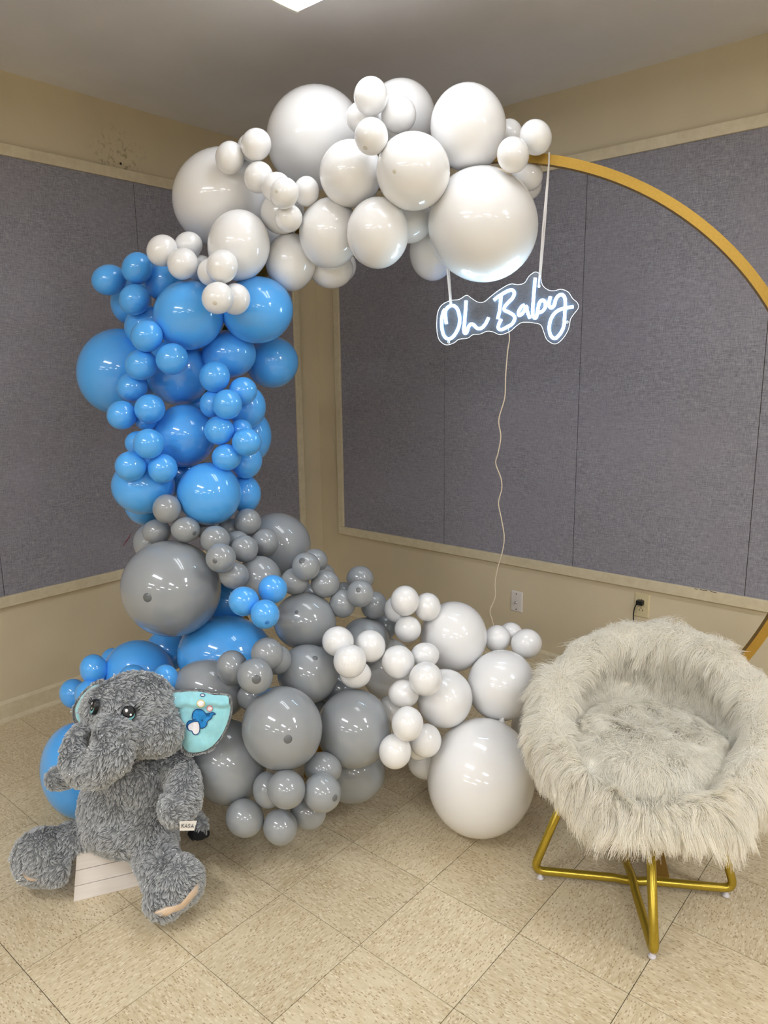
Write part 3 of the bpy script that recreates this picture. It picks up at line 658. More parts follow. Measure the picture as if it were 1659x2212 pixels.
    ('b34', 'B', (1.1316, -1.8384, 1.193), (0.0482, 0.0473, 0.0478), (0.5429, -0.1267, 0.6502, -0.5162), 'small blue balloon at the right of the lower left cluster'),
    ('b35', 'B', (1.0048, -1.8362, 1.1227), (0.1048, 0.096, 0.1003), (-0.3714, 0.3225, -0.5693, 0.6588), "large blue balloon at the column's lower left above the grey ones"),
    ('b36', 'B', (0.8839, -1.759, 1.0424), (0.0836, 0.0763, 0.0798), (0.7248, 0.1442, 0.6299, -0.2388), 'blue balloon showing as a crescent beneath the lower left large one'),
    ('b37', 'B', (1.1858, -1.7006, 1.095), (0.1074, 0.1067, 0.107), (0.6264, 0.014, 0.6484, -0.4325), 'large bright blue balloon lowest in the column, resting on the grey ones'),
    ('b38', 'B', (1.1672, -1.538, 1.0709), (0.0697, 0.0603, 0.0648), (0.711, 0.1942, 0.6179, -0.2738), 'blue balloon behind the lowest bright large one, at right'),
    ('b39', 'B', (0.9202, -1.6403, 1.1328), (0.0817, 0.0785, 0.0801), (-0.6889, -0.1144, -0.6491, 0.3016), 'deep blue balloon in the shade between the lowest large blue ones'),
    ('b40', 'B', (0.9739, -1.7876, 1.3462), (0.0412, 0.0389, 0.04), (0.6421, 0.0434, 0.6851, -0.3412), "little blue balloon in the gap at the column's left middle"),
    ('b41', 'B', (0.8996, -1.5157, 1.3819), (0.0522, 0.0501, 0.0511), (-0.5979, -0.018, -0.6924, 0.4035), 'deep blue balloon in the gap left of the right middle cluster'),
    ('b42', 'B', (1.0488, -1.2879, 1.8619), (0.0519, 0.0487, 0.0503), (-0.1549, -0.3991, 0.5269, 0.7342), 'blue balloon in shade where the right large blue one meets the white ones'),
    ('g50', 'G', (1.1247, -1.688, 0.9674), (0.0408, 0.0388, 0.0398), (-0.3166, 0.3216, -0.5433, 0.7079), 'dark grey balloon in the gap under the lowest bright blue one, at its middle'),
    ('g51', 'G', (1.5231, -1.5244, 0.3662), (0.0675, 0.065, 0.0662), (0.1879, -0.2902, 0.4466, -0.8252), 'dark grey balloon in the gap between the three largest front grey ones'),
    ('g1', 'G', (1.1494, -1.8446, 1.0617), (0.0479, 0.0459, 0.0469), (0.7262, 0.155, 0.6233, -0.2453), 'small grey balloon highest of all the grey ones, beside the lowest blue ones'),
    ('g2', 'G', (1.1882, -1.8044, 0.9897), (0.0478, 0.0429, 0.0453), (-0.3311, 0.3233, -0.5419, 0.7016), 'small dark grey balloon directly under the lowest bright blue one'),
    ('g3', 'G', (1.0593, -1.8316, 0.9698), (0.0474, 0.0433, 0.0453), (-0.3361, 0.3395, -0.5319, 0.6992), 'small shaded grey balloon at upper left on the huge grey one'),
    ('g4', 'G', (0.9761, -1.8087, 0.9157), (0.065, 0.0588, 0.0619), (-0.7497, -0.1642, -0.6038, 0.2154), 'pale grey balloon hidden behind the huge one at upper left'),
    ('g5', 'G', (1.1533, -1.8509, 0.7917), (0.1649, 0.1597, 0.1623), (-0.1349, 0.4448, -0.4044, 0.7877), 'huge grey balloon with a dark nub, under the blue column'),
    ('g6', 'G', (1.2692, -1.7477, 0.9559), (0.0487, 0.0474, 0.048), (0.2717, -0.345, 0.5208, -0.732), 'small grey balloon upper left of the cluster right of the huge one'),
    ('g7', 'G', (1.3638, -1.7996, 0.9193), (0.0476, 0.0469, 0.0472), (0.1375, -0.4233, 0.4461, -0.7765), "small grey balloon with nub overlapping the huge one's upper right"),
    ('g8', 'G', (1.3273, -1.675, 0.9196), (0.0458, 0.0454, 0.0456), (-0.785, -0.3979, -0.4743, -0.0228), 'small grey balloon in the middle of the cluster right of the huge one'),
    ('g9', 'G', (1.2522, -1.6441, 0.9243), (0.0422, 0.0413, 0.0417), (-0.2481, 0.3454, -0.5179, 0.7422), "small grey balloon mostly hidden behind that cluster's middle"),
    ('g10', 'G', (1.2427, -1.588, 0.987), (0.0469, 0.0468, 0.0468), (0.7739, 0.4027, 0.4887, 0.0109), 'small grey balloon standing highest right of the blue column foot'),
    ('g11', 'G', (1.2894, -1.5529, 0.9141), (0.0486, 0.048, 0.0483), (0.7589, 0.27, 0.5604, -0.1928), 'small grey balloon in front of the big back grey one'),
    ('g12', 'G', (1.3587, -1.7472, 0.8493), (0.0482, 0.045, 0.0466), (0.2825, -0.3189, 0.5144, -0.7442), 'small dark grey balloon just above the blue trio'),
    ('g13', 'G', (1.2006, -1.423, 0.8642), (0.1263, 0.1222, 0.1242), (-0.272, 0.2989, -0.5431, 0.736), 'big grey balloon behind, against the wall corner'),
    ('g14', 'G', (1.3481, -1.635, 0.8106), (0.0784, 0.0757, 0.077), (0.7725, 0.2533, 0.5468, -0.2001), "medium grey balloon behind the blue trio's upper right"),
    ('g15', 'G', (1.1658, -1.6067, 0.9503), (0.045, 0.0427, 0.0438), (-0.3081, 0.3085, -0.5485, 0.7135), 'dark grey balloon in shade under the lowest bright blue one'),
    ('g16', 'G', (1.4994, -1.5588, 0.8616), (0.0471, 0.0467, 0.0469), (0.7908, 0.3741, 0.479, -0.0715), 'small grey balloon with nub at the front of the ridge cluster below the corner'),
    ('g17', 'G', (1.3823, -1.405, 0.8293), (0.0464, 0.0448, 0.0456), (-0.2631, 0.2745, -0.5454, 0.7469), 'small grey balloon behind the top front one of the ridge cluster'),
    ('g18', 'G', (1.4513, -1.5671, 0.8036), (0.0481, 0.0459, 0.047), (0.2626, -0.2874, 0.5268, -0.7556), 'small grey balloon at the left of the ridge cluster'),
    ('g19', 'G', (1.5224, -1.4948, 0.7915), (0.0488, 0.0475, 0.0481), (0.2435, -0.2775, 0.5298, -0.7635), 'small grey balloon at the right of the ridge cluster'),
    ('g20', 'G', (1.3529, -1.3316, 0.754), (0.0429, 0.0411, 0.042), (0.7464, 0.2439, 0.5511, -0.2824), 'grey balloon just peeking out behind the ridge cluster'),
    ('g21', 'G', (1.4697, -1.2616, 0.7463), (0.0507, 0.0476, 0.0491), (0.2728, -0.2301, 0.5545, -0.7518), 'small grey balloon highest in the cluster next to the white section'),
    ('g22', 'G', (1.6315, -1.439, 0.7645), (0.0464, 0.0451, 0.0457), (0.7443, 0.2502, 0.5368, -0.3086), 'small grey balloon in front of the cluster next to the white section'),
    ('g23', 'G', (1.5717, -1.4632, 0.7235), (0.0484, 0.0448, 0.0465), (0.7479, 0.2343, 0.5382, -0.3101), 'small grey balloon left in the cluster next to the white section'),
    ('g24', 'G', (1.5884, -1.3216, 0.6836), (0.0496, 0.0475, 0.0485), (0.7394, 0.2422, 0.5332, -0.3321), 'small grey balloon right in the cluster next to the white section'),
    ('g25', 'G', (1.4875, -1.5605, 0.6687), (0.106, 0.0975, 0.1017), (0.2725, -0.2675, 0.5125, -0.7691), 'large grey balloon right of the blue trio'),
    ('g26', 'G', (1.5773, -1.358, 0.5579), (0.0869, 0.084, 0.0854), (-0.2629, 0.2262, -0.5188, 0.7814), 'dark grey balloon behind the upper left small white ones'),
    ('g27', 'G', (1.5034, -1.4813, 0.5519), (0.0932, 0.0713, 0.0815), (0.2941, -0.2342, 0.5118, -0.7724), 'grey balloon between two large ones, left of the small white ones'),
    ('g28', 'G', (1.5666, -1.2357, 0.5776), (0.0476, 0.0471, 0.0473), (-0.2821, 0.1993, -0.5384, 0.7686), 'dim grey balloon in the shade where grey meets white'),
    ('g29', 'G', (1.3981, -1.4487, 0.708), (0.0496, 0.049, 0.0493), (-0.0241, 0.4171, -0.4189, 0.8062), 'shaded grey balloon under the ridge cluster'),
    ('g29b', 'G', (1.3691, -1.2466, 0.6662), (0.0441, 0.0438, 0.044), (-0.1111, 0.3477, -0.4797, 0.7979), 'grey balloon behind the cluster next to the white section'),
    ('g30', 'G', (1.5865, -1.8139, 0.6563), (0.0503, 0.0488, 0.0496), (0.8265, 0.3376, 0.4487, -0.04), 'small grey balloon upper right of the trio on the bright blue balloon'),
    ('g31', 'G', (1.4843, -1.8695, 0.6047), (0.0528, 0.048, 0.0504), (-0.8067, -0.2167, -0.5121, 0.2001), 'small grey balloon left of the trio on the bright blue balloon'),
    ('g32', 'G', (1.6237, -1.8939, 0.6225), (0.053, 0.0509, 0.0519), (-0.0672, 0.4005, -0.3772, 0.8324), 'small grey balloon with nub in front of the trio by the bright blue balloon'),
    ('g33', 'G', (1.5271, -1.8406, 0.5082), (0.0421, 0.0393, 0.0407), (-0.8259, -0.2437, -0.4809, 0.1649), 'little grey balloon beneath that trio, beside the largest front one'),
    ('g34', 'G', (1.5594, -1.7534, 0.6118), (0.0474, 0.0457, 0.0465), (0.8208, 0.2962, 0.473, -0.1218), "grey balloon behind that trio's upper right one"),
    ('g35', 'G', (1.5888, -1.6506, 0.5368), (0.0987, 0.0947, 0.0967), (-0.1984, 0.3012, -0.4592, 0.8118), 'large dented grey balloon between the small trio and the small white ones'),
    ('g36', 'G', (1.3724, -1.8765, 0.501), (0.1217, 0.0977, 0.109), (0.3033, -0.3032, 0.4533, -0.7814), "large grey balloon behind the toy's blue ear"),
    ('g37', 'G', (1.6766, -1.844, 0.4552), (0.1239, 0.1185, 0.1211), (0.848, 0.2926, 0.4311, -0.0971), 'largest front grey balloon with a dark nub at its lower middle'),
    ('g38', 'G', (1.75, -1.6102, 0.3835), (0.1227, 0.1189, 0.1208), (-0.8095, -0.2431, -0.458, 0.2754), 'large grey balloon right of the largest front one, next to the small white ones'),
    ('g39', 'G', (1.4921, -1.9104, 0.3085), (0.1311, 0.1171, 0.1239), (-0.8453, -0.2117, -0.46, 0.1705), "large grey balloon low beside the plush toy's arm"),
    ('g40', 'G', (1.6801, -1.5507, 0.1818), (0.1133, 0.1037, 0.1084), (-0.2742, 0.2104, -0.4489, 0.824), 'large shaded grey balloon near the floor under the right front one'),
    ('g41', 'G', (1.7526, -1.7547, 0.3104), (0.0577, 0.0492, 0.0533), (-0.284, 0.225, -0.444, 0.8195), 'small grey balloon topmost of the low front bunch'),
    ('g42', 'G', (1.8145, -1.8208, 0.2857), (0.0568, 0.055, 0.0559), (-0.0402, 0.3338, -0.3519, 0.8735), 'small grey balloon rightmost of the low front bunch'),
    ('g43', 'G', (1.7561, -1.9066, 0.3155), (0.0562, 0.0536, 0.0549), (0.0256, -0.36, 0.3301, -0.8722), 'small grey balloon in the centre of the low front bunch'),
    ('g44', 'G', (1.6595, -1.8953, 0.2703), (0.0534, 0.045, 0.049), (-0.834, -0.1854, -0.4527, 0.2551), "small grey balloon half hidden behind the low bunch's centre one"),
    ('g45', 'G', (1.6248, -1.9597, 0.1954), (0.0581, 0.0537, 0.0559), (0.0993, -0.3443, 0.329, -0.8737), 'small grey balloon leftmost of the low front bunch, above the floor'),
    ('g46', 'G', (1.7081, -1.8947, 0.1676), (0.0533, 0.0504, 0.0518), (-0.8828, -0.2962, -0.3642, 0.0164), 'small grey balloon lowest of the low front bunch'),
    ('g47', 'G', (1.7215, -1.7932, 0.1702), (0.056, 0.0523, 0.0541), (-0.2, 0.2677, -0.3932, 0.8566), 'small grey balloon between the lowest and the rightmost of the low bunch'),
    ('g48', 'G', (1.606, -1.5313, 0.4476), (0.0655, 0.0635, 0.0645), (-0.2031, 0.2747, -0.4653, 0.8166), 'dark grey balloon behind the gap left of the small white ones'),
    ('l1', 'B', (1.4937, -1.8193, 0.8069), (0.047, 0.0451, 0.0461), (0.2196, -0.3486, 0.4773, -0.7762), 'small blue balloon left in the trio on the grey section'),
    ('l2', 'B', (1.5011, -1.7076, 0.8201), (0.0462, 0.0453, 0.0457), (0.1489, -0.3745, 0.4643, -0.7886), 'small blue balloon highest in the trio on the grey section'),
    ('l3', 'B', (1.5727, -1.8036, 0.7778), (0.0447, 0.0435, 0.0441), (0.8047, 0.308, 0.4953, -0.1106), 'small blue balloon lowest in the trio on the grey section'),
    ('l4', 'B', (1.2337, -1.7035, 0.5286), (0.1679, 0.1378, 0.1521), (0.3032, -0.2985, 0.4773, -0.7688), 'huge bright blue balloon below the trio, between the grey ones'),
    ('l5', 'B', (0.972, -1.8891, 0.455), (0.1233, 0.1136, 0.1183), (0.1792, -0.4146, 0.3753, -0.8094), "large blue balloon right behind the plush toy's head"),
    ('l6', 'B', (0.9023, -1.7265, 0.4704), (0.0816, 0.0764, 0.079), (0.1833, -0.4037, 0.4008, -0.8018), 'deep blue balloon in shade under the huge grey one'),
    ('l7', 'B', (0.92, -2.0285, 0.501), (0.0515, 0.0454, 0.0483), (0.819, 0.1858, 0.5331, -0.103), 'small blue balloon at the upper left of the lower blue bunch'),
    ('l8', 'B', (0.7718, -2.0377, 0.3704), (0.0538, 0.0474, 0.0505), (0.8302, 0.1938, 0.5189, -0.0627), 'small blue balloon farthest left, in front of the baseboard'),
    ('l9', 'B', (0.9518, -2.0687, 0.4285), (0.0515, 0.0457, 0.0485), (-0.8318, -0.2037, -0.5128, 0.0614), "small blue balloon just above the toy's folded ear"),
    ('l10', 'B', (0.8101, -1.8963, 0.4608), (0.0478, 0.044, 0.0459), (-0.8224, -0.2391, -0.5145, 0.0421), 'blue balloon peeking out behind the large one at left'),
    ('l11', 'B', (1.0968, -1.9841, 0.4949), (0.0522, 0.0474, 0.0497), (-0.8278, -0.2257, -0.508, 0.0757), "small blue balloon touching the top of the toy's head"),
    ('l12', 'B', (1.2994, -1.9879, 0.5542), (0.0471, 0.0401, 0.0435), (0.812, 0.1785, 0.5241, -0.1846), "small blue balloon right of the toy's head top"),
    ('l13', 'B', (0.9257, -2.1114, 0.1613), (0.1628, 0.1275, 0.1441), (0.8466, 0.1411, 0.4959, -0.1321), "big blue balloon on the floor behind the toy's left arm"),
    ('l14', 'B', (1.1168, -1.6015, 0.6734), (0.0834, 0.0804, 0.0819), (-0.1853, 0.38, -0.4532, 0.7847), 'very dark blue balloon in the gap beside the huge grey one'),
    ('v1', 'W', (1.7228, -1.313, 0.7251), (0.0519, 0.049, 0.0504), (-0.723, -0.244, -0.5348, 0.3629), 'small white balloon highest at the left of the lower white section'),
    ('v2', 'W', (1.6638, -1.2832, 0.6746), (0.0472, 0.0468, 0.047), (-0.322, 0.1618, -0.5604, 0.7457), "small white balloon behind the lower white section's highest one"),
    ('v3', 'W', (1.7585, -1.2335, 0.6896), (0.0495, 0.0466, 0.048), (-0.7146, -0.2447, -0.5308, 0.3843), "small white balloon right of the lower section's highest one"),
    ('v4', 'W', (1.7316, -1.309, 0.6242), (0.0462, 0.0456, 0.0459), (0.3457, -0.1351, 0.5562, -0.7436), "small white balloon just under the lower section's highest one"),
    ('v5', 'W', (1.8052, -1.1412, 0.5645), (0.1253, 0.1189, 0.1221), (-0.7005, -0.2271, -0.5211, 0.4314), 'large white balloon at the top of the lower white section'),
    ('v6', 'W', (1.9064, -1.0103, 0.5415), (0.0495, 0.0477, 0.0486), (0.627, 0.1793, 0.5391, -0.533), 'small white balloon where the thin power cord ends'),
    ('v7', 'W', (2.0126, -0.9877, 0.5409), (0.0552, 0.0524, 0.0538), (-0.3609, 0.0287, -0.5655, 0.741), 'small white balloon nearest the furry chair back'),
    ('v8', 'W', (1.9114, -0.9246, 0.536), (0.0441, 0.0421, 0.0431), (0.3508, -0.0484, 0.5691, -0.7421), 'small white balloon farthest back, below the cable wall plate'),
    ('v9', 'W', (2.0078, -1.145, 0.4382), (0.1206, 0.1157, 0.1181), (0.5988, 0.1375, 0.5253, -0.5887), "large white balloon touching the furry chair's left side"),
    ('v10', 'W', (1.9091, -1.3385, 0.4319), (0.0961, 0.0913, 0.0937), (-0.7105, -0.1975, -0.4967, 0.4578), 'medium white balloon in the middle of the lower white section'),
    ('v11', 'W', (1.9151, -1.4504, 0.541), (0.0537, 0.0529, 0.0533), (-0.6367, -0.1159, -0.5325, 0.5456), 'small white balloon overlapping the medium middle one at its upper left'),
    ('v12', 'W', (1.8442, -1.4738, 0.4787), (0.0498, 0.0454, 0.0476), (-0.2939, 0.1712, -0.5087, 0.7909), 'small shaded white balloon left of the medium middle one'),
    ('v13', 'W', (1.8049, -1.4535, 0.5701), (0.0541, 0.0535, 0.0538), (0.3513, -0.1385, 0.5366, -0.7546), 'small white balloon in front of the milky grey-white one'),
    ('v14', 'W', (1.8434, -1.3593, 0.5729), (0.0474, 0.042, 0.0446), (-0.2839, 0.1648, -0.533, 0.7798), "small white balloon squeezed under the section's top large one"),
    ('v15', 'W', (1.6866, -1.6076, 0.6584), (0.0505, 0.0476, 0.049), (-0.2626, 0.2468, -0.5096, 0.7813), 'small white balloon farthest left, on the dark grey ones'),
    ('v16', 'W', (1.7294, -1.5046, 0.6221), (0.0524, 0.051, 0.0517), (0.762, 0.2421, 0.5085, -0.3197), 'small white balloon second from left on the grey ones'),
    ('v17', 'W', (1.7672, -1.6404, 0.6244), (0.0516, 0.0505, 0.051), (-0.7935, -0.2699, -0.4852, 0.2492), 'small white balloon in front of the leftmost white group'),
    ('v18', 'W', (1.7317, -1.5781, 0.551), (0.0508, 0.0446, 0.0476), (-0.2836, 0.2159, -0.5037, 0.7869), 'small shaded white balloon lowest in the leftmost white group'),
    ('v19', 'W', (1.5975, -1.2593, 0.4255), (0.1127, 0.0983, 0.1052), (0.7547, 0.2273, 0.5013, -0.3571), 'milky grey-white large balloon behind the small white ones'),
    ('v20', 'W', (1.9379, -1.5728, 0.4445), (0.0518, 0.0486, 0.0502), (0.7557, 0.2081, 0.477, -0.3976), 'small white balloon topmost of the lower trio right of the grey ones'),
    ('v21', 'W', (1.9377, -1.4808, 0.3505), (0.0525, 0.0495, 0.051), (0.7397, 0.1939, 0.4733, -0.4373), 'small white balloon at the right of the lower white trio'),
    ('v22', 'W', (1.909, -1.5981, 0.3542), (0.0525, 0.05, 0.0512), (0.7703, 0.2013, 0.4638, -0.3887), 'small white balloon lowest of the lower white trio'),
    ('v23', 'W', (1.7699, -1.4559, 0.3954), (0.0445, 0.0415, 0.0429), (-0.7652, -0.2163, -0.4821, 0.3677), 'small shaded white balloon hidden between grey and white ones'),
    ('v24', 'W', (1.8848, -1.4472, 0.2898), (0.0392, 0.0372, 0.0382), (-0.339, 0.1273, -0.4909, 0.7924), 'small white balloon hidden behind the lower white trio'),
    ('v25', 'W', (1.8128, -1.3094, 0.1594), (0.0679, 0.0641, 0.066), (0.3471, -0.116, 0.4871, -0.7929), 'shaded white balloon behind the huge floor one, at its left'),
    ('v26', 'W', (2.0469, -1.327, 0.1945), (0.1882, 0.1742, 0.181), (-0.6973, -0.1759, -0.4609, 0.52), 'huge white balloon resting on the floor beside the chair'),
    ('v27', 'W', (2.0574, -1.0537, 0.2688), (0.0537, 0.0506, 0.0521), (0.4616, 0.0371, 0.521, -0.717), 'white balloon mostly hidden between the huge floor one and the chair'),
]

# ------------------------------------------------------------------ balloons
bm = bmesh.new(); bmesh.ops.create_uvsphere(bm, u_segments=48, v_segments=32, radius=1.0)
SPH = {}
me0 = bm_mesh(bm, 'balloon', True)
for c in 'WBG':
    m_ = me0.copy(); m_.materials.append(M_LAT[c]); SPH[c] = m_
def knot_mesh(mat):
    prof = [(.016, -.006), (.010, .001), (.0055, .008), (.004, .011), (.0058, .013), (.0062, .016), (.004, .018), (.0045, .024), (.0075, .030), (.0085, .031), (.0078, .0315), (.004, .026), (0, .024)]
    V = []; Fc = []; n = len(prof); sg = 12
    for k in range(sg):
        a = 2*PI*k/sg; V += [(r*math.cos(a), r*math.sin(a), z) for r, z in prof]
    for k in range(sg):
        for i in range(n-1): Fc.append((k*n+i, ((k+1) % sg)*n+i, ((k+1) % sg)*n+i+1, k*n+i+1))
    me = bpy.data.meshes.new('knot'); me.from_pydata(V, [], Fc); me.shade_smooth(); me.materials.append(mat); return me
KNOT = {c: knot_mesh(M_LAT[c]) for c in 'WBG'}
def nub_mesh(mat):
    prof = [(.0, .0022), (.004, .0021), (.007, .0014), (.010, -.0003), (.012, -.002)]
    V = []; Fc = []; n = len(prof); sg = 20
    for k in range(sg):
        a = 2*PI*k/sg; V += [(r*math.cos(a), r*math.sin(a), z) for r, z in prof]
    for k in range(sg):
        for i in range(n-1): Fc.append((k*n+i, ((k+1) % sg)*n+i, ((k+1) % sg)*n+i+1, k*n+i+1))
    me = bpy.data.meshes.new('crown_nub'); me.from_pydata(V, [], Fc); me.shade_smooth(); me.materials.append(mat); return me
NUB = {c: nub_mesh(M_NUB[c]) for c in 'WBG'}
NUBS = {'g5': (318, 1291, 1.5), 'g37': (622, 1597, 1.25), 'g7': (464, 1212, .8), 'w18': (789, 320, .7), 'w39': (464, 655, .7), 'w7': (598, 413, .6), 'g32': (554, 1468, 1.2), 'g42': (724, 1724, 1.0), 'g16': (652, 1211, 1.0), 'g22': (774, 1274, .8), 'w16': (852, 370, .7), 'g25': (641, 1322, .7), 'g35': (681, 1421, .9), 'g2': (420, 1152, .8), 'l3': (577, 1345, .7), 'g10': (529, 1129, .0)}
GROUPS = {'w': 'white balloons of the arch', 'b': 'blue balloons of the column', 'g': 'grey balloons of the garland', 'l': 'blue balloons low in the garland', 'v': 'white balloons at the floor end of the garland'}
for key, c, loc, sc_, q, label in BALLOONS:
    o = bpy.data.objects.new('balloon', SPH[c]); COL.objects.link(o)
    o.location = loc; o.rotation_mode = 'QUATERNION'; o.rotation_quaternion = q; o.scale = sc_
    tag(o, label, 'balloon', GROUPS[key[0]])
    M = Matrix.LocRotScale(Vector(loc), Quaternion(q), Vector(sc_)); Mi = M.inverted()
    back = (Vector(loc)-CAM).normalized(); back = (back+Vector((random.uniform(-.3, .3), random.uniform(-.3, .3), random.uniform(-.3, .3)))).normalized()
    if key == 'v26': back = (Vector((.2, .3, .9))+back*.3).normalized()
    def child(name, me, wpt, wdir, s):
        k = bpy.data.objects.new(name, me); COL.objects.link(k); k.parent = o
        R = Vector((0, 0, 1)).rotation_difference(wdir)
        k.matrix_basis = Mi @ Matrix.LocRotScale(wpt, R, Vector((s, s, s)))
        return k
    ld = Mi.to_3x3() @ back; ld.normalize(); wp = M @ ld
    child('knot', KNOT[c], wp, back, .75 if max(sc_) < .065 else 1.1)
    if key in NUBS and NUBS[key][2] > 0:
        u, v, s = NUBS[key]; d = ray(u, v); o_l = Mi @ CAM; d_l = Mi.to_3x3() @ d
        A_, B_, C_ = d_l.dot(d_l), 2*o_l.dot(d_l), o_l.dot(o_l)-1; D_ = B_*B_-4*A_*C_
        if D_ > 0:
            tt = (-B_-math.sqrt(D_))/(2*A_); pl = o_l+d_l*tt
            nrm = (M.inverted().transposed().to_3x3() @ pl).normalized()
            child('crown_nub', NUB[c], M @ pl - nrm*.0004, nrm, s)

# ------------------------------------------------------------------ strand tools
def hair_object(name, pts, r0, r1, mat, parent):
    """pts: (N, K, 3) world points -> hair curves object"""
    N, K, _ = pts.shape
    P = Matrix.Identity(4); q = parent
    while q is not None: P = q.matrix_basis @ P; q = q.parent
    Pi = np.array(P.inverted()); flat = pts.reshape(-1, 3) @ Pi[:3, :3].T + Pi[:3, 3]
    hc = bpy.data.hair_curves.new(name); hc.add_curves([K]*N)
    hc.attributes['position'].data.foreach_set('vector', flat.astype(np.float32).ravel())
    ra = hc.attributes.get('radius') or hc.attributes.new('radius', 'FLOAT', 'POINT')
    t = np.linspace(0, 1, K); rad = r0*(1-t)+r1*t
    jit = rng.uniform(.7, 1.3, (N, 1))
    ra.data.foreach_set('value', (rad[None, :]*jit).astype(np.float32).ravel())
    hc.materials.append(mat)
    o = bpy.data.objects.new(name, hc); COL.objects.link(o); o.parent = parent
    return o
def sample_tris(V, Fc, N, weights=None):
    V = np.asarray(V); Fc = np.asarray(Fc)
    a, b, c = V[Fc[:, 0]], V[Fc[:, 1]], V[Fc[:, 2]]
    cr = np.cross(b-a, c-a); ar = np.linalg.norm(cr, axis=1)
    w = ar if weights is None else ar*weights
    idx = rng.choice(len(Fc), N, p=w/w.sum())
    r1 = np.sqrt(rng.random(N)); r2 = rng.random(N)
    bc = np.stack([1-r1, r1*(1-r2), r1*r2], 1)
    return idx, bc, (V[Fc[idx]]*bc[:, :, None]).sum(1)
def interp(A, Fc, idx, bc): return (np.asarray(A)[np.asarray(Fc)[idx]]*bc[:, :, None]).sum(1)
def unit(a): return a/np.maximum(np.linalg.norm(a, axis=1, keepdims=True), 1e-9)
def noise_field(P, scale, seed):
    """smooth vector noise from a few random sinusoids"""
    r = np.random.default_rng(seed); out = np.zeros_like(P)
    for _ in range(6):
        k = r.normal(0, scale, (3, 3)); ph = r.uniform(0, 6.28, 3); out += np.sin(P @ k + ph)
    return out/6**.5
def clump(pts, M_, strength, seed):
    N, K, _ = pts.shape; r = np.random.default_rng(seed); ci = r.choice(N, M_, replace=False)
    kd = KDTree(M_)
    for i, c in enumerate(ci): kd.insert(pts[c, 0], i)
    kd.balance()
    near = np.array([kd.find(p)[1] for p in pts[:, 0]])
    t = np.linspace(0, 1, K)[None, :, None]; st = (r.uniform(.55, 1.0, M_)*strength)[near][:, None, None]
    tgt = pts[ci[near]]
    off = pts[:, :1]-tgt[:, :1]
    return pts+(tgt+off*(1-t)*.9-pts)*(t**1.3)*st

# ------------------------------------------------------------------ furry chair
CC = Vector((2.537, -1.276, 0))
SC = CC+RGT*.030; SC.z = 0            # shell sits slightly right of the leg cross
FRONT = math.atan2(CAM.y-SC.y, CAM.x-SC.x)+math.radians(CH_TURN)
chair = empty('furry_chair', CC, 'round bucket chair in shaggy white fur on crossed gold tube legs', 'chair', rz=0)
NP_, NS = 96, 40
def chair_pt(phi, s):
    """phi 0 at the front; s 0..1 runs from the outer bottom over the rim into the seat centre"""
    k = (1-math.cos(phi))/2; k = k**.9
    zr = CH_ZF+(CH_ZB-CH_ZF)*k                      # rim height
    rr = CH_RR+.012*k                                  # rim radius
    ri = .205+.02*k; ro = .235
    zs = .468                                         # seat level at its edge
    zb = .345
    lean = .02*k
    P = [(0, zb-.01), (ro, zb), (rr+.035, zb+.35*(zr-zb)+.01), (rr+.045, zr-.03), (rr, zr+.028), (rr-.045, zr-.01), (ri+.03, zs+.45*(zr-zs)), (ri, zs-.005), (ri-.03, zs+.012), (.12, zs+.03), (0, zs+.036)]
    return P
def prof_eval(phi, n):
    P = chair_pt(phi, 0); c = catmull([(a, 0, b) for a, b in P], 4)
    L = [0]
    for a, b in zip(c[:-1], c[1:]): L.append(L[-1]+(b-a).length)
    out = []
    for i in range(n):
        d = L[-1]*i/(n-1); j = 0
        while j < len(L)-2 and L[j+1] < d: j += 1
        f = (d-L[j])/max(L[j+1]-L[j], 1e-9); out.append(c[j].lerp(c[j+1], f))
    return out, L[-1]
VV = []; PHI = []; SS = []; TYPE = []
for i in range(NP_):
    phi = 2*PI*i/NP_; pr, _ = prof_eval(phi, NS); ang = FRONT+phi
    el = 1.0
    for j_, p in enumerate(pr):
        x = max(p.x, 0); VV.append((SC.x+x*math.cos(ang), SC.y+x*math.sin(ang), p.z)); PHI.append(phi); SS.append(j_/(NS-1))
QF = []
for i in range(NP_):
    for j_ in range(NS-1): QF.append((i*NS+j_, ((i+1) % NP_)*NS+j_, ((i+1) % NP_)*NS+j_+1, i*NS+j_+1))
VA = np.array(VV)
M_FUR_BASE = new_mat('fur_backing', s2l((214, 208, 196)), .95)
M_FUR_W = fur_mat('white_faux_fur', s2l((250, 245, 232)), s2l((255, 253, 247)), .5)
# the shell and the seat cushion are two parts
kz = int(NS*.70)
seat_k = [j_ for j_ in range(NS-1)]
# find where the profile reaches the seat crease
pr0, _ = prof_eval(PI, NS); crease = min(range(NS), key=lambda j_: (pr0[j_].z-.45)**2+(pr0[j_].x-.22)**2)
def sub_mesh(name, j0, j1, shrink):
    idx = {}; V = []; Fc = []
    Cn = np.array((SC.x, SC.y, .5))
    for i in range(NP_):
        for j_ in range(j0, j1+1):
            idx[(i, j_)] = len(V); V.append(VA[i*NS+j_])
    for i in range(NP_):
        for j_ in range(j0, j1): Fc.append((idx[(i, j_)], idx[((i+1) % NP_, j_)], idx[((i+1) % NP_, j_+1)], idx[(i, j_+1)]))
    me = bpy.data.meshes.new(name); me.from_pydata([tuple(v) for v in V], [], Fc); 
    bm = bmesh.new(); bm.from_mesh(me); bmesh.ops.remove_doubles(bm, verts=bm.verts, dist=1e-5); bmesh.ops.recalc_face_normals(bm, faces=bm.faces); bm.to_mesh(me); bm.free(); me.shade_smooth(); return me
shell = link('shell', sub_mesh('shell', 0, crease, 0), M_FUR_BASE, chair)
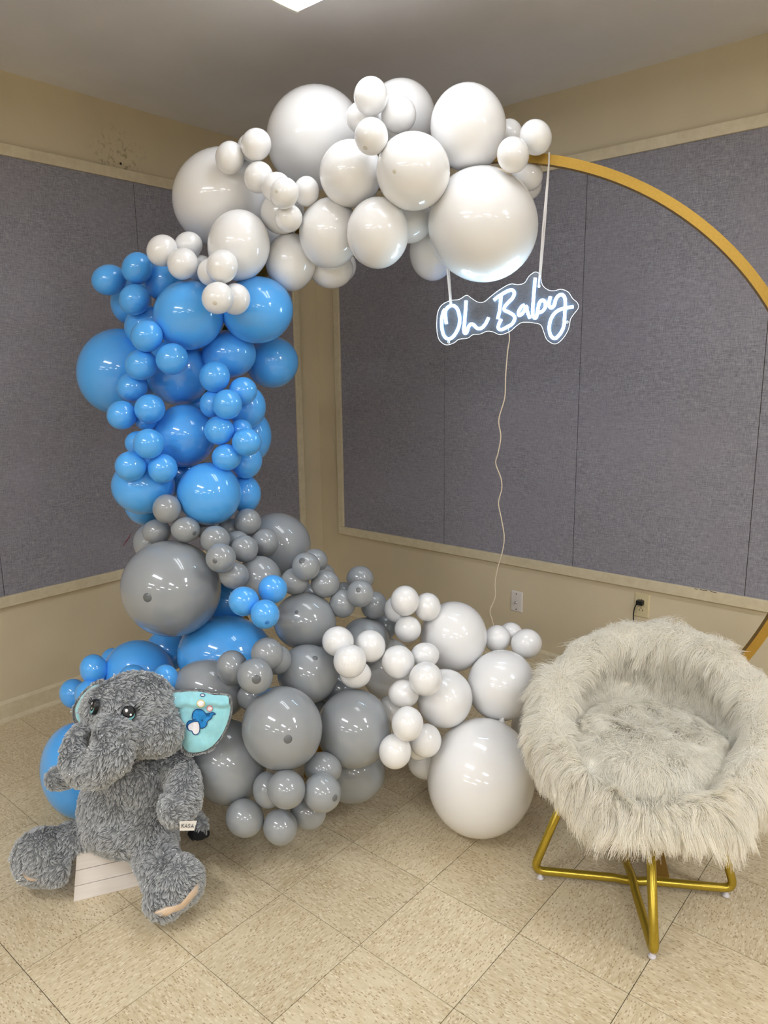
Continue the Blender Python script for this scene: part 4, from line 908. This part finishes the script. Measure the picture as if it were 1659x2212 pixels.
seat = link('seat_cushion', sub_mesh('seat_cushion', crease, NS-1, 0), M_FUR_BASE, chair)
# triangles, normals, flow
TF = []
for q in QF: TF += [(q[0], q[1], q[2]), (q[0], q[2], q[3])]
TF = np.array(TF)
nrm = np.zeros_like(VA); fn = np.cross(VA[TF[:, 1]]-VA[TF[:, 0]], VA[TF[:, 2]]-VA[TF[:, 0]])
for k in range(3): np.add.at(nrm, TF[:, k], fn)
nrm = unit(nrm)
nrm[NS-1::NS] = nrm[NS-3]*0+np.array((0, 0, 1.0 if (nrm[NS-4] @ np.array((0, 0, 1.0))) > 0 else -1.0))
if (nrm[5*NS+int(NS*.3)] @ (VA[5*NS+int(NS*.3)]-np.array((SC.x, SC.y, .45)))) < 0: nrm = -nrm
nrm[np.array(SS) > .955] = (0, 0, 1.0)
ds = np.zeros_like(VA)
for i in range(NP_):
    seg_ = VA[i*NS:(i+1)*NS]; ds[i*NS:(i+1)*NS] = np.gradient(seg_, axis=0)
ds = unit(ds)
Sarr = np.array(SS); Parr = np.array(PHI)
# rim parameter per column (highest point outside the seat)
rim = np.zeros(len(VA))
for i in range(NP_):
    z = VA[i*NS:i*NS+crease, 2]; rim[i*NS:(i+1)*NS] = z.argmax()/(NS-1)
def fur(name, N, maskf, length, parent, clumps, seed, r0=.00052):
    w = maskf[TF].mean(1)
    idx, bc, P = sample_tris(VA, TF, N, w)
    n = unit(interp(nrm, TF, idx, bc)); d = unit(interp(ds, TF, idx, bc)); s = interp(Sarr[:, None], TF, idx, bc)[:, 0]; rm = interp(rim[:, None], TF, idx, bc)[:, 0]
    ph = Parr[TF[idx, 0]]
    inner = s > crease/(NS-1)
    toCam = np.array((math.cos(FRONT), math.sin(FRONT), 0.0))
    side = np.clip((s-rm)*22, -1, 1)                  # -1 outside, +1 inside the rim
    flow = d*side[:, None]
    nf = noise_field(P, 9.0, seed)*.5+noise_field(P, 28.0, seed+1)*.38
    backness = ((1-np.cos(ph))/2)[:, None]
    rimk = np.exp(-((s-rm)/.035)**2)[:, None]
    # hair on the rim falls outwards at the front, towards the seat at the back
    flow = flow+rimk*(-d)*(1.3-1.5*backness)
    flow = flow+rng.normal(0, .55, flow.shape)*rimk
    flow[inner] = toCam*.9+rng.normal(0, .35, (int(inner.sum()), 3))
    flow = flow+nf*np.where(inner, .38, .55)[:, None]+rng.normal(0, .16, flow.shape)
    flow = flow-n*(flow*n).sum(1, keepdims=True)
    flow = unit(flow)
    ln = length*rng.uniform(.65, 1.25, N)*(1+.22*noise_field(P, 30.0, seed+7)[:, 0])
    ln = np.where(inner, ln*.66, ln)*np.where((s < rm) & (np.cos(ph) > .0), 1.05, 1.0)
    K = 7; t = np.linspace(0, 1, K)
    pts = np.zeros((N, K, 3)); cur = P-n*.002; pts[:, 0] = cur
    g = np.array((0, 0, -1.0))
    for k in range(1, K):
        tt = t[k]
        lift = (np.where(inner, 1.25, .95)[:, None]*(1-tt*np.where(inner, .75, 1.0)[:, None])**1.5)
        dirv = n*lift+flow*(.55+.6*tt)+g*(.42*tt)*np.where(inner, .2, 1.0)[:, None]+noise_field(cur, 40.0, seed+2)*.34
        dirv = unit(dirv)
        cur = cur+dirv*(ln/(K-1))[:, None]; pts[:, k] = cur
    pts = clump(pts, int(clumps*1.9), .72, seed)
    pts += (rng.normal(0, 1, (N, 1, 3))*.0035)*(t[None, :, None]**2)
    return hair_object(name, pts, r0, .00022, M_FUR_W, parent)
m_shell = ((Sarr < crease/(NS-1)) & (Sarr > .10)).astype(float)+1e-6
m_seat = (Sarr >= (crease-1)/(NS-1)).astype(float)+1e-9
fur('fur', FUR_N, m_shell, .068, shell, 2600, 11)
fur('fur', int(FUR_N*.42), m_seat, .075, seat, 1900, 31)

# legs: two bent tubes crossing at the floor, white glides
dl = Vector((-.855, -.519, 0)).normalized(); df = Vector((.545, -.838, 0)).normalized()
def leg_loop(d, rad, hi_l, hi_r, z0, dip):
    """U shaped tube: up, bend, along the floor, bend, up"""
    def side(s, hi):
        foot = CC+d*(s*.283)+Vector((0, 0, z0)); top = CC+d*(s*hi)+Vector((0, 0, .37))
        return foot, top
    fl, tl = side(1, hi_l); fr, tr = side(-1, hi_r)
    def rounded(a, b, c, r=.035, n=7):
        u = (a-b).normalized(); v = (c-b).normalized()
        p0 = b+u*r; p1 = b+v*r
        return [p0.lerp(b, k/n).lerp(b.lerp(p1, k/n), k/n) for k in range(n+1)]
    mid = CC+Vector((0, 0, z0+dip))
    P = [tl]+rounded(tl, fl, fr)+[CC+d*.05+Vector((0, 0, z0)), mid+d*.022, mid-d*.022, CC-d*.05+Vector((0, 0, z0))]+rounded(fl, fr, tr)+[tr]
    return P, fl, fr
P1, a1, a2 = leg_loop(dl, .012, .170, .175, .028, -.004)
P2, a3, a4 = leg_loop(df, .012, .135, .150, .028, .007)
tube_obj('leg_tube', P1, .0122, M_GOLD, chair, 14)
tube_obj('leg_tube', P2, .0122, M_GOLD, chair, 14)
for a in (a1, a2, a3, a4):
    inn = (CC-a); inn.z = 0; inn.normalize(); p = a+inn*.022; p.z = 0
    lathe('glide', [(0, .001), (.0085, .001), (.0105, .004), (.0095, .008), (.006, .010), (.006, .018), (0, .018)], M_WHITEPL, chair, p, None, 16)
box('seat_bracket', (CC.x-.16, CC.y-.16, .335), (CC.x+.16, CC.y+.16, .345), M_GOLD, chair, .002)

# ------------------------------------------------------------------ slatted box under the toy
FL = Vector((1.320, -2.352, 0)); D1 = Vector((.4834, .8754, 0)).normalized(); D2 = Vector((-.8754, .4834, 0)).normalized()
BW, BD, BH, INS = .315, .24, .139, .020
crate = empty('slatted_box', FL+D1*BW/2+D2*BD/2, 'low white box of painted slats standing on the floor under the plush toy', 'box')
M_SLAT = new_mat('white_painted_slat', s2l((228, 220, 214)), .5); T = NT(M_SLAT)
mp = T.coord('Object', (4, 4, 60)); n = T.n('ShaderNodeTexNoise', Scale=2.0, Detail=5.0); T.l(mp.outputs[0], n.inputs['Vector'])
T.l(T.mix(n.outputs[0], s2l((218, 209, 202)), s2l((234, 228, 222))), T.b.inputs['Base Color'])
M_SLATGAP = new_mat('dark_gap', s2l((60, 56, 54)), .9)
def bxp(a, b, z, out=0.0):
    """a along the front, b into depth, both 0..1, tapering in with height"""
    k = INS*z/BH
    return FL+D1*(k-out+(BW-2*k+2*out)*a)+D2*(k-out+(BD-2*k+2*out)*b)+Vector((0, 0, z))
def prism(pts_lo, pts_hi): n = len(pts_lo); return list(pts_lo)+list(pts_hi), [(k, (k+1) % n, n+(k+1) % n, n+k) for k in range(n)]+[tuple(range(n))[::-1], tuple(range(n, 2*n))]
inner = prism([bxp(a, b, .001, -.006) for a, b in ((0, 0), (1, 0), (1, 1), (0, 1))], [bxp(a, b, BH-.006, -.006) for a, b in ((0, 0), (1, 0), (1, 1), (0, 1))])
link('core', pydata('core', *inner), M_SLATGAP, crate)
zs_ = [0, .056, .0595, .1135, .117, BH]
for (A, Bq) in (((0, 0), (1, 0)), ((1, 0), (1, 1)), ((1, 1), (0, 1)), ((0, 1), (0, 0))):
    for z0, z1 in ((.0005, .0425), (.0450, .0870), (.0895, BH)):
        lo = [bxp(*A, z0), bxp(*Bq, z0), bxp(*Bq, z0, -.0075), bxp(*A, z0, -.0075)]
        hi = [bxp(*A, z1), bxp(*Bq, z1), bxp(*Bq, z1, -.0075), bxp(*A, z1, -.0075)]
        link('slat', pydata('slat', *prism(lo, hi)), M_SLAT, crate)
link('lid', pydata('lid', *prism([bxp(a, b, BH-.012, -.008) for a, b in ((0, 0), (1, 0), (1, 1), (0, 1))], [bxp(a, b, BH-.005, -.008) for a, b in ((0, 0), (1, 0), (1, 1), (0, 1))])), M_SLAT, crate)

# ------------------------------------------------------------------ plush elephant
toy = empty('plush_elephant', (1.30, -2.16, BH), 'large grey plush toy elephant with light blue ear linings, sitting on the white box', 'plush toy')
bm = bmesh.new()
def ell(u, v, t, rx, ry, rz=None, tilt=0.0):
    """ellipsoid; rx, ry in photo pixels at that depth, rz in metres"""
    c = at(u, v, t); a = rx*t/F_PX; b = ry*t/F_PX; rz = rz or (a+b)/2
    ax, ay = RGT*math.cos(tilt)-UPV*math.sin(tilt), UPV*math.cos(tilt)+RGT*math.sin(tilt)
    M = Matrix((ax*a, ay*b, -FWD*rz)).transposed().to_4x4(); M.translation = c
    bmesh.ops.create_icosphere(bm, subdivisions=3, radius=1.0, matrix=M)
def limb(pts, n=6):
    P = [(*at(u, v, t), r) for u, v, t, r in pts]
    for a, b in zip(P[:-1], P[1:]):
        for k in range(n+1):
            f = k/n; x = [a[i]*(1-f)+b[i]*f for i in range(4)]
            bmesh.ops.create_icosphere(bm, subdivisions=2, radius=x[3], matrix=Matrix.Translation(x[:3]))
# torso
ell(284, 1738, 2.19, 108, 98, .135); ell(300, 1680, 2.18, 92, 78, .12); ell(282, 1775, 2.17, 104, 66, .13); ell(325, 1815, 2.15, 58, 48, .08)
# head
ell(286, 1540, 2.13, 97, 84, .125, -.12); ell(320, 1575, 2.10, 76, 56, .10, .1); ell(250, 1530, 2.08, 70, 58, .09); ell(345, 1596, 2.10, 46, 34, .07); ell(290, 1510, 2.13, 78, 56, .10); ell(208, 1590, 2.10, 26, 44, .05)
# trunk: down, round to the left and curled up at the tip
limb([(244, 1566, 2.02, .050), (247, 1600, 1.97, .056), (240, 1632, 1.95, .058), (214, 1657, 1.95, .054), (183, 1663, 1.96, .047), (160, 1645, 1.97, .037), (157, 1618, 1.985, .030), (164, 1594, 2.0, .025), (172, 1578, 2.01, .021)])
# arms
limb([(205, 1655, 2.19, .045), (160, 1668, 2.16, .036), (124, 1682, 2.14, .033)]); 
limb([(372, 1650, 2.15, .046), (396, 1684, 2.10, .048), (396, 1728, 2.06, .052), (384, 1744, 2.04, .053)])
# legs and feet
limb([(262, 1812, 2.20, .075), (205, 1812, 2.17, .064), (150, 1822, 2.14, .058)]); ell(90, 1850, 2.11, 60, 58, .075, -.5); ell(118, 1872, 2.10, 46, 38, .06)
limb([(330, 1830, 2.12, .068), (346, 1876, 2.06, .060), (356, 1905, 2.03, .060)]); ell(385, 1905, 2.02, 54, 54, .07, .6); ell(358, 1940, 2.0, 44, 44, .062)
# tail with a dark tuft, seen behind the arm
limb([(400, 1775, 2.22, .022), (425, 1770, 2.2, .022), (434, 1785, 2.19, .021)])
for v in bm.verts:
    v.co.z = max(v.co.z, .012)
    w_ = v.co-FL; a_, b_ = w_.dot(D1), w_.dot(D2)
    if -.004 < a_ < BW+.004 and -.004 < b_ < BD+.004 and v.co.z < BH+.004:
        v.co.z = BH+.004
rough_me = bm_mesh(bm, 'toy_rough'); tmp = bpy.data.objects.new('toy_rough', rough_me); COL.objects.link(tmp)
m_ = tmp.modifiers.new('r', 'REMESH'); m_.mode = 'VOXEL'; m_.voxel_size = .0065
m_ = tmp.modifiers.new('s', 'SMOOTH'); m_.factor = .6; m_.iterations = 5
dg = bpy.context.evaluated_depsgraph_get(); bme = bpy.data.meshes.new_from_object(tmp.evaluated_get(dg)); bme.name = 'body'
bpy.data.objects.remove(tmp)
bme.materials.clear(); bme.shade_smooth()
EV = np.empty(len(bme.vertices)*3); bme.vertices.foreach_get('co', EV); EV = EV.reshape(-1, 3)
bme.calc_loop_triangles(); ET = np.empty(len(bme.loop_triangles)*3, int); bme.loop_triangles.foreach_get('vertices', ET); ET = ET.reshape(-1, 3)
EN = np.zeros_like(EV); fn = np.cross(EV[ET[:, 1]]-EV[ET[:, 0]], EV[ET[:, 2]]-EV[ET[:, 0]])
for k in range(3): np.add.at(EN, ET[:, k], fn)
EN = unit(EN)
body_bvh = BVHTree.FromPolygons([tuple(v) for v in EV], [tuple(int(i) for i in t_) for t_ in ET])
M_PLUSH = new_mat('grey_plush_backing', s2l((112, 114, 116)), .95)
M_PLUSH_FUR = fur_mat('grey_plush_fur', s2l((136, 138, 139)), s2l((168, 170, 171)), .65, s2l((222, 224, 225)), .2)  # roots coloured darker than tips to imitate the shaded gaps between tufts
M_GLITTER = new_mat('silver_tinsel', (.95, .97, 1.0), .12, Metallic=1.0)
M_TEAL = new_mat('light_blue_velour', s2l((148, 214, 224)), .75, Sheen_Weight=.6); T = NT(M_TEAL)
mp = T.coord('Object'); n = T.n('ShaderNodeTexNoise', Scale=34.0, Detail=5.0, Distortion=1.2); T.l(mp.outputs[0], n.inputs['Vector'])
T.l(T.mix(n.outputs[0], s2l((134, 203, 216)), s2l((166, 226, 234))), T.b.inputs['Base Color']); T.bump(n.outputs[0], .5, .004)
body = link('body', bme, M_PLUSH, toy)
def hit(u, v):
    loc, n, i, d = body_bvh.ray_cast(CAM, ray(u, v).normalized()); return loc, n
def plush_fur(name, V, Tt, Nn, N, parent, length, seed, avoid=(), r0=.00055, glitter=0, comb=(0, 0, -1)):
    idx, bc, P = sample_tris(V, Tt, N)
    n = unit(interp(Nn, Tt, idx, bc))
    for c, r in avoid:
        keep = np.linalg.norm(P-np.array(c), axis=1) > r; P, n = P[keep], n[keep]
    N = len(P); K = 4
    flow = np.array(comb, float)+noise_field(P, 26.0, seed)*.9+noise_field(P, 90.0, seed+5)*.35; flow = unit(flow-n*(flow*n).sum(1, keepdims=True))
    ln = length*rng.uniform(.6, 1.3, N); pts = np.zeros((N, K, 3)); cur = P.copy(); pts[:, 0] = cur
    for k in range(1, K):
        tt = k/(K-1); dv = unit(n*(1.1-.75*tt)+flow*(.35+.75*tt)+noise_field(cur, 160.0, seed+2)*.3); cur = cur+dv*(ln/(K-1))[:, None]; pts[:, k] = cur
    pts = clump(pts, max(10, N//13), .72, seed)
    o = hair_object(name, pts, r0, .0002, M_PLUSH_FUR, parent)
    if glitter:
        gi = rng.choice(N, glitter, replace=False); gp = pts[gi][:, [0, 2, 3]]+rng.normal(0, .0008, (glitter, 3, 3))
        gp[:, 1:] += (n[gi]*.0015)[:, None, :]
        hair_object('glitter_threads', gp, .00032, .00028, M_GLITTER, parent)
    return o
eyeR, nR = hit(277.4, 1541); eyeL, nL = hit(206, 1527)
plush_fur('fur', EV, ET, EN, TOY_FUR_N, body, .0125, 3, [(eyeR, .021), (eyeL, .021)], glitter=3200)

# eyes
M_EYE_B = new_mat('black_embroidery', s2l((12, 12, 14)), .35); M_EYE_W = new_mat('white_embroidery', s2l((240, 240, 240)), .6)
M_EYE_T = new_mat('teal_embroidery', s2l((118, 186, 196)), .5)
def eye(p, n, up, sx, sy, flip):
    n = n.normalized(); x = up.cross(n).normalized(); y = n.cross(x)
    t = bpy.data.objects.new('eye', None); COL.objects.link(t); t.parent = toy
    def disc(name, cx, cy, rx, ry, h, mat, par, seg=28, ang=0):
        V = []; Fc = []
        rings = [(1.0, -.004), (1.0, h*.6), (.93, h*.9), (.6, h), (.0, h*1.02)]
        for f, z in rings:
            for k in range(seg):
                a = 2*PI*k/seg; lx, ly = rx*f*math.cos(a), ry*f*math.sin(a)
                lx, ly = lx*math.cos(ang)-ly*math.sin(ang), lx*math.sin(ang)+ly*math.cos(ang)
                V.append(p+x*(cx+lx)+y*(cy+ly)+n*z)
        for r_ in range(len(rings)-1):
            for k in range(seg): Fc.append((r_*seg+k, r_*seg+(k+1) % seg, (r_+1)*seg+(k+1) % seg, (r_+1)*seg+k))
        return link(name, pydata(name, V, Fc, True), mat, par)
    disc('outline', 0, 0, sx, sy, .0085, M_EYE_B, t)
    disc('iris_rim', 0, -sy*.06, sx*.90, sy*.88, .0092, M_EYE_T, t)
    disc('pupil', 0, sy*.15, sx*.90, sy*.82, .0100, M_EYE_B, t)
    disc('glint', -sx*.28, sy*.38, sx*.24, sx*.28, .0108, M_EYE_W, t, 16)
    disc('glint', sx*.26, -sy*.18, sx*.17, sx*.19, .0108, M_EYE_W, t, 16)
    for k, (a0, ln) in enumerate(((.22, .55), (.48, .62), (.78, .5))):
        a = a0 if flip > 0 else PI-a0
        d = Vector((math.cos(a), math.sin(a), 0)); q0 = p+x*d.x*sx*.9+y*d.y*sy*.9+n*.008
        q1 = p+x*d.x*sx*(1+ln*.6)+y*(d.y*sy*(1+ln*.5))+n*.012; q2 = p+x*d.x*sx*(1+ln)+y*(d.y*sy*(1+ln*.6)+sy*.14)+n*.013
        tube_obj('eyelash', catmull([q0, q1, q2], 4), [.0013]*8+[.0005], M_EYE_B, t, 6)
    return t
ps = 2.0/F_PX
eye(eyeR, (nR*.8+(CAM-eyeR).normalized()*.5), UPV, 15.5*ps, 17*ps, 1)
eye(eyeL, (nL-RGT*.75), UPV, 12*ps, 16.5*ps, -1)

# ears
def ear(name, outl, tfun, centre, mat_in, thick, seed, crease=None, fur_n=9000, scale_back=1.09):
    e = bpy.data.objects.new(name, None); COL.objects.link(e); e.parent = toy
    oc_ = catmull([(a, b, 0) for a, b in outl], 4, True); n = len(oc_); R_ = 12
    def surf(sc, off, noise_a):
        V = []; Fc = []
        cx, cy = centre
        for r_ in range(R_+1):
            f = r_/R_
            for p in oc_:
                u, v = cx+(p.x-cx)*f*sc, cy+(p.y-cy)*f*sc
                w = at(u, v, tfun(u, v)+off)
                d = noise.noise(Vector((u*.07+seed, v*.035, seed)))*.006+noise.noise(Vector((u*.18, v*.06, seed+9)))*.003
                if crease: d += crease(u, v)
                V.append(w-FWD*(d*noise_a+.010*(1-f**6)))
        for r_ in range(R_):
            for k in range(n): Fc.append((r_*n+k, r_*n+(k+1) % n, (r_+1)*n+(k+1) % n, (r_+1)*n+k))
        return V, Fc
    V, Fc = surf(1.0, 0, 1.0); me = bpy.data.meshes.new('ear_lining'); me.from_pydata([tuple(v) for v in V], [], Fc)
    bm = bmesh.new(); bm.from_mesh(me); bmesh.ops.remove_doubles(bm, verts=bm.verts, dist=1e-6); bm.to_mesh(me); bm.free(); me.shade_smooth()
    lin_bvh = BVHTree.FromPolygons([tuple(v) for v in V], Fc)
    lining = link('ear_lining', me, mat_in, e)
    # furry back: a shallow pillow closed around the lining's edge
    Vb, Fb = surf(scale_back, .004, 0.3); n0 = len(Vb)
    cx, cy = centre; Vk = []
    for r_ in range(R_+1):
        f = r_/R_
        for p in oc_:
            u, v = cx+(p.x-cx)*f*scale_back, cy+(p.y-cy)*f*scale_back
            Vk.append(at(u, v, tfun(u, v)+.004+thick*(1-f**4)))
    Fk = [tuple(n0+i for i in q[::-1]) for q in Fb]
    front = [Vector(v)+FWD*.006 for v in Vb]
    me = bpy.data.meshes.new('ear_back'); me.from_pydata([tuple(v) for v in front]+[tuple(v) for v in Vk], [], Fb+Fk+[(R_*n+k, n0+R_*n+k, n0+R_*n+(k+1) % n, R_*n+(k+1) % n) for k in range(n)])
    bm = bmesh.new(); bm.from_mesh(me); bmesh.ops.remove_doubles(bm, verts=bm.verts, dist=1e-6); bmesh.ops.recalc_face_normals(bm, faces=bm.faces); bm.to_mesh(me); bm.free(); me.shade_smooth()
    v_ = np.array([tuple(v.co) for v in me.vertices]); me.calc_loop_triangles(); t_ = np.array([tuple(l.vertices) for l in me.loop_triangles]); nn = np.array([tuple(v.normal) for v in me.vertices])
    eb = link('ear_back', me, M_PLUSH, e)
    # keep hair off the lining side
    cen = v_[t_].mean(1); fdot = nn[t_].mean(1) @ np.array(FWD)
    px = []
    for c in cen:
        d = Vector(c)-CAM; z = d.dot(FWD); px.append(((829.5+F_PX*d.dot(RGT)/z-cx), (1106-F_PX*d.dot(UPV)/z-cy)))
    px = np.array(px); ang = np.arctan2(px[:, 1], px[:, 0]); rad = np.hypot(px[:, 0], px[:, 1])
    oa = np.array([math.atan2(p.y-cy, p.x-cx) for p in oc_]); orr = np.array([math.hypot(p.x-cx, p.y-cy) for p in oc_]); o_i = np.argsort(oa)
    lim = np.interp(ang, oa[o_i], orr[o_i], period=2*PI)
    keep = (fdot > -.05) | (rad > lim*1.0)
    plush_fur('fur', v_, t_[keep], nn, fur_n, eb, .010, seed, r0=.0005)
    return e, lining, lin_bvh
def crease_r(u, v):
    # folded band along the top of the ear, its lower lip running across
    yl = 1526-(u-384)*.02+3*math.sin(u*.12)
    d = (v-yl)
    return .012*math.exp(-((d+9)/9.0)**2)-.004*math.exp(-((d-3)/3.5)**2)
outl_r = [(357.4,1506.7),(372,1498),(392,1495),(422.5,1493.6),(442,1496),(459,1500.7),(478,1501),(492,1504.5),(496,1514),(497,1534),(492,1557.6),(479,1587),(459,1611),(437.6,1622.7),(419,1626),(405,1622.7),(395,1613),(387.5,1579),(385.5,1550),(382,1527),(366,1518)]
tR = lambda u, v: 2.135-.03*min(1, max(0, (u-360)/60.0))
e1, lining, lb = ear('ear', outl_r, tR, (436, 1548), M_TEAL, .022, 5, crease_r)
outl_l = [(216,1479),(202,1481),(184,1495),(170,1513),(163,1532),(164,1549),(172,1560),(182,1563),(186,1550),(190,1530),(198,1508),(210,1492)]
e2, _, _ = ear('ear', outl_l, lambda u, v: 2.075+.0006*(200-u), (188, 1520), M_TEAL, .034, 8, None, 4500, 1.22)

# embroidered patch on the blue ear: a small blue elephant head with a heart-shaped ear, and three bubbles
M_EB = new_mat('blue_embroidery', s2l((24, 134, 205)), .6); M_EN = new_mat('navy_embroidery', s2l((10, 62, 120)), .6)
M_HEART = new_mat('white_fleece', s2l((236, 232, 236)), .8); M_YEL = new_mat('yellow_thread', s2l((222, 200, 110)), .6); M_PINK = new_mat('pink_thread', s2l((226, 130, 130)), .6)
motif = bpy.data.objects.new('embroidered_motif', None); COL.objects.link(motif); motif.parent = e1
def on_ear(a, b, lift):
    u, v = 340+a/9.217, 1460+b/9.217
    loc, n, i, d = lb.ray_cast(CAM, ray(u, v).normalized())
    if loc is None: loc = at(u, v, 2.10)
    return loc-FWD*lift
def patch(name, pts, lift, mat, h=.0012):
    c = catmull([(a, b, 0) for a, b in pts], 5, True); n = len(c); cx = sum(p.x for p in c)/n; cy = sum(p.y for p in c)/n
    V = []; Fc = []
    R_ = 4
    for r_ in range(R_+1):
        for p in c: V.append(on_ear(cx+(p.x-cx)*r_/R_, cy+(p.y-cy)*r_/R_, lift))
    for r_ in range(R_):
        for k in range(n): Fc.append((r_*n+k, r_*n+(k+1) % n, (r_+1)*n+(k+1) % n, (r_+1)*n+k))
    m0 = len(V); V += [v+FWD*(h+.002) for v in V[R_*n:R_*n+n]]
    for k in range(n): Fc.append((R_*n+k, R_*n+(k+1) % n, m0+(k+1) % n, m0+k))
    me = pydata(name, V, Fc); return link(name, me, mat, motif)
def grow(pts, g):
    cx = sum(p[0] for p in pts)/len(pts); cy = sum(p[1] for p in pts)/len(pts)
    out = []; n = len(pts)
    for i, (x, y) in enumerate(pts):
        (x0, y0), (x1, y1) = pts[i-1], pts[(i+1) % n]; tx, ty = x1-x0, y1-y0; L = math.hypot(tx, ty); nx, ny = ty/L, -tx/L
        if nx*(x-cx)+ny*(y-cy) < 0 and g > 0 and False: nx, ny = -nx, -ny
        out.append((x+nx*g, y+ny*g))
    return out
head = [(720,850),(705,800),(715,730),(760,680),(830,665),(900,685),(945,725),(975,770),(990,830),(975,900),(985,950),(950,1005),(890,1030),(850,1020),(790,960),(730,900)]
trunk = [(960,750),(1010,745),(1060,735),(1100,725),(1140,740),(1155,762),(1130,762),(1100,770),(1090,810),(1060,850),(1010,885),(960,880),(930,820)]
heart = [(640,945),(700,915),(775,900),(815,905),(840,950),(850,1010),(848,1080),(820,1140),(765,1165),(715,1140),(690,1090),(640,1080),(612,1030),(612,980)]
band = [(770,870),(700,880),(640,890),(600,930),(588,990),(598,1040),(622,1075),(618,1010),(640,955),(700,920),(780,890)]
for nm, sh, mt in (('head_patch', head, M_EB), ('trunk_patch', trunk, M_EB), ('ear_edge_patch', band, M_EB), ('heart_patch', heart, M_HEART)):
    lift = .0030 if nm == 'heart_patch' else .0022
    patch(nm, sh, lift+(.0006 if nm == 'trunk_patch' else 0), mt)
def stitch(pts, w, lift, mat, closed=False):
    c = catmull([(a, b, 0) for a, b in pts], 5, closed)
    tube_obj('stitching', [on_ear(p.x, p.y, lift) for p in c], w, mat, motif, 6, closed)
stitch(heart, .0013, .0036, M_EN, True); stitch(band[:7], .0012, .0034, M_EN)
stitch([(770,868),(705,855),(698,800),(710,730),(755,675),(830,658),(905,678),(950,722),(965,748),(1010,742),(1060,732),(1100,720),(1142,735),(1162,760),(1130,768),(1102,775),(1092,812),(1062,855),(1012,888),(995,920),(990,960),(955,1012),(890,1038),(862,1030)], .0012, .0034, M_EN)
for x in (985, 1010, 1035): stitch([(x, 748), (x-5, 770), (x+2, 795)], .0007, .0040, M_EN)
patch('eye_patch', [(895+16*math.cos(a), 876+16*math.sin(a)) for a in np.linspace(0, 6.28, 9)[:-1]], .0045, M_EN)
for (cx, cy, rx, ry, mt) in ((870, 545, 76, 70, M_YEL), (1045, 645, 54, 54, M_PINK), (905, 378, 46, 26, M_EN)):
    ring_ = [(cx+rx*math.cos(a), cy+ry*math.sin(a)) for a in np.linspace(0, 2*PI, 13)[:-1]]
    patch('bubble_patch', ring_, .0018, M_HEART); stitch(ring_, .0011, .0026, mt, True)

# foot pads, side label, tail tuft
M_PAD = new_mat('cream_plush_pad', s2l((222, 198, 172)), .9)
def pad(pts, lift=.012):
    c = catmull([(a, b, 0) for a, b in pts], 4, True); V = []; n = len(c); cx = sum(p.x for p in c)/n; cy = sum(p.y for p in c)/n
    Fc = []; R_ = 5
    for r_ in range(R_+1):
        for p in c:
            u, v = cx+(p.x-cx)*r_/R_, cy+(p.y-cy)*r_/R_
            loc, nn, i, d = body_bvh.ray_cast(CAM, ray(u, v).normalized())
            if loc is None: loc, nn, i, d = body_bvh.find_nearest(at(u, v, 2.0))
            V.append(loc-FWD*(lift*(1-(r_/R_)**4)) )
    for r_ in range(R_):
        for k in range(n): Fc.append((r_*n+k, r_*n+(k+1) % n, (r_+1)*n+(k+1) % n, (r_+1)*n+k))
    return link('foot_pad', pydata('foot_pad', V, Fc, True), M_PAD, toy)
sole = [(330,1972),(352,1960),(375,1955),(398,1945),(414,1932),(420,1915),(436,1902),(439,1910),(430,1928),(420,1938),(408,1955),(392,1966),(372,1972),(358,1980),(338,1978)]
pad(sole, .014)
pad([(48,1882),(58,1890),(72,1896),(84,1899),(74,1902),(58,1896)], .012)
M_LABEL = new_mat('white_satin_label', s2l((222, 216, 208)), .5); M_INK = new_mat('dark_ink', s2l((62, 74, 72)), .7)
lt = 1.985; q = [at(388, 1774, lt), at(425.5, 1773, lt-.01), at(419, 1794, lt-.01), at(388, 1794.5, lt)]
lab = link('sewn_label', pydata('sewn_label', *prism(q, [p+FWD*.0008 for p in q])), M_LABEL, toy)
def glyphs(txt, px, py, h, adv):
    G = {'K': [[(0,0),(0,1)],[(.65,1),(0,.45)],[(.2,.6),(.7,0)]], 'A': [[(0,0),(.38,1),(.76,0)],[(.15,.35),(.62,.35)]], 'S': [[(.62,.85),(.35,1),(.05,.8),(.12,.58),(.5,.45),(.62,.2),(.35,0),(.02,.15)]]}
    for i, ch in enumerate(txt):
        for st in G[ch]:
            P = [at(px+i*adv+x*h*.9+y*h*.18, py-y*h, lt-.0135+.01*(1-(px+i*adv-388)/37)) for x, y in st]
            tube_obj('letter', P, .00075, M_INK, lab, 5)
glyphs('KASA', 391.5, 1788, 8.0, 6.9)
M_TUFT = new_mat('black_plush', s2l((20, 20, 22)), .95)
bm = bmesh.new()
for (u, v, t_, r) in ((430, 1798, 2.19, .024), (440, 1800, 2.2, .018), (420, 1800, 2.2, .019)):
    bmesh.ops.create_icosphere(bm, subdivisions=3, radius=r, matrix=Matrix.Translation(at(u, v, t_)))
for v in bm.verts: v.co += Vector((noise.noise(v.co*90), noise.noise(v.co*90+Vector((5, 0, 0))), noise.noise(v.co*90+Vector((0, 9, 0)))))*.006
link('tail_tuft', bm_mesh(bm, 'tail_tuft', True), M_TUFT, toy)
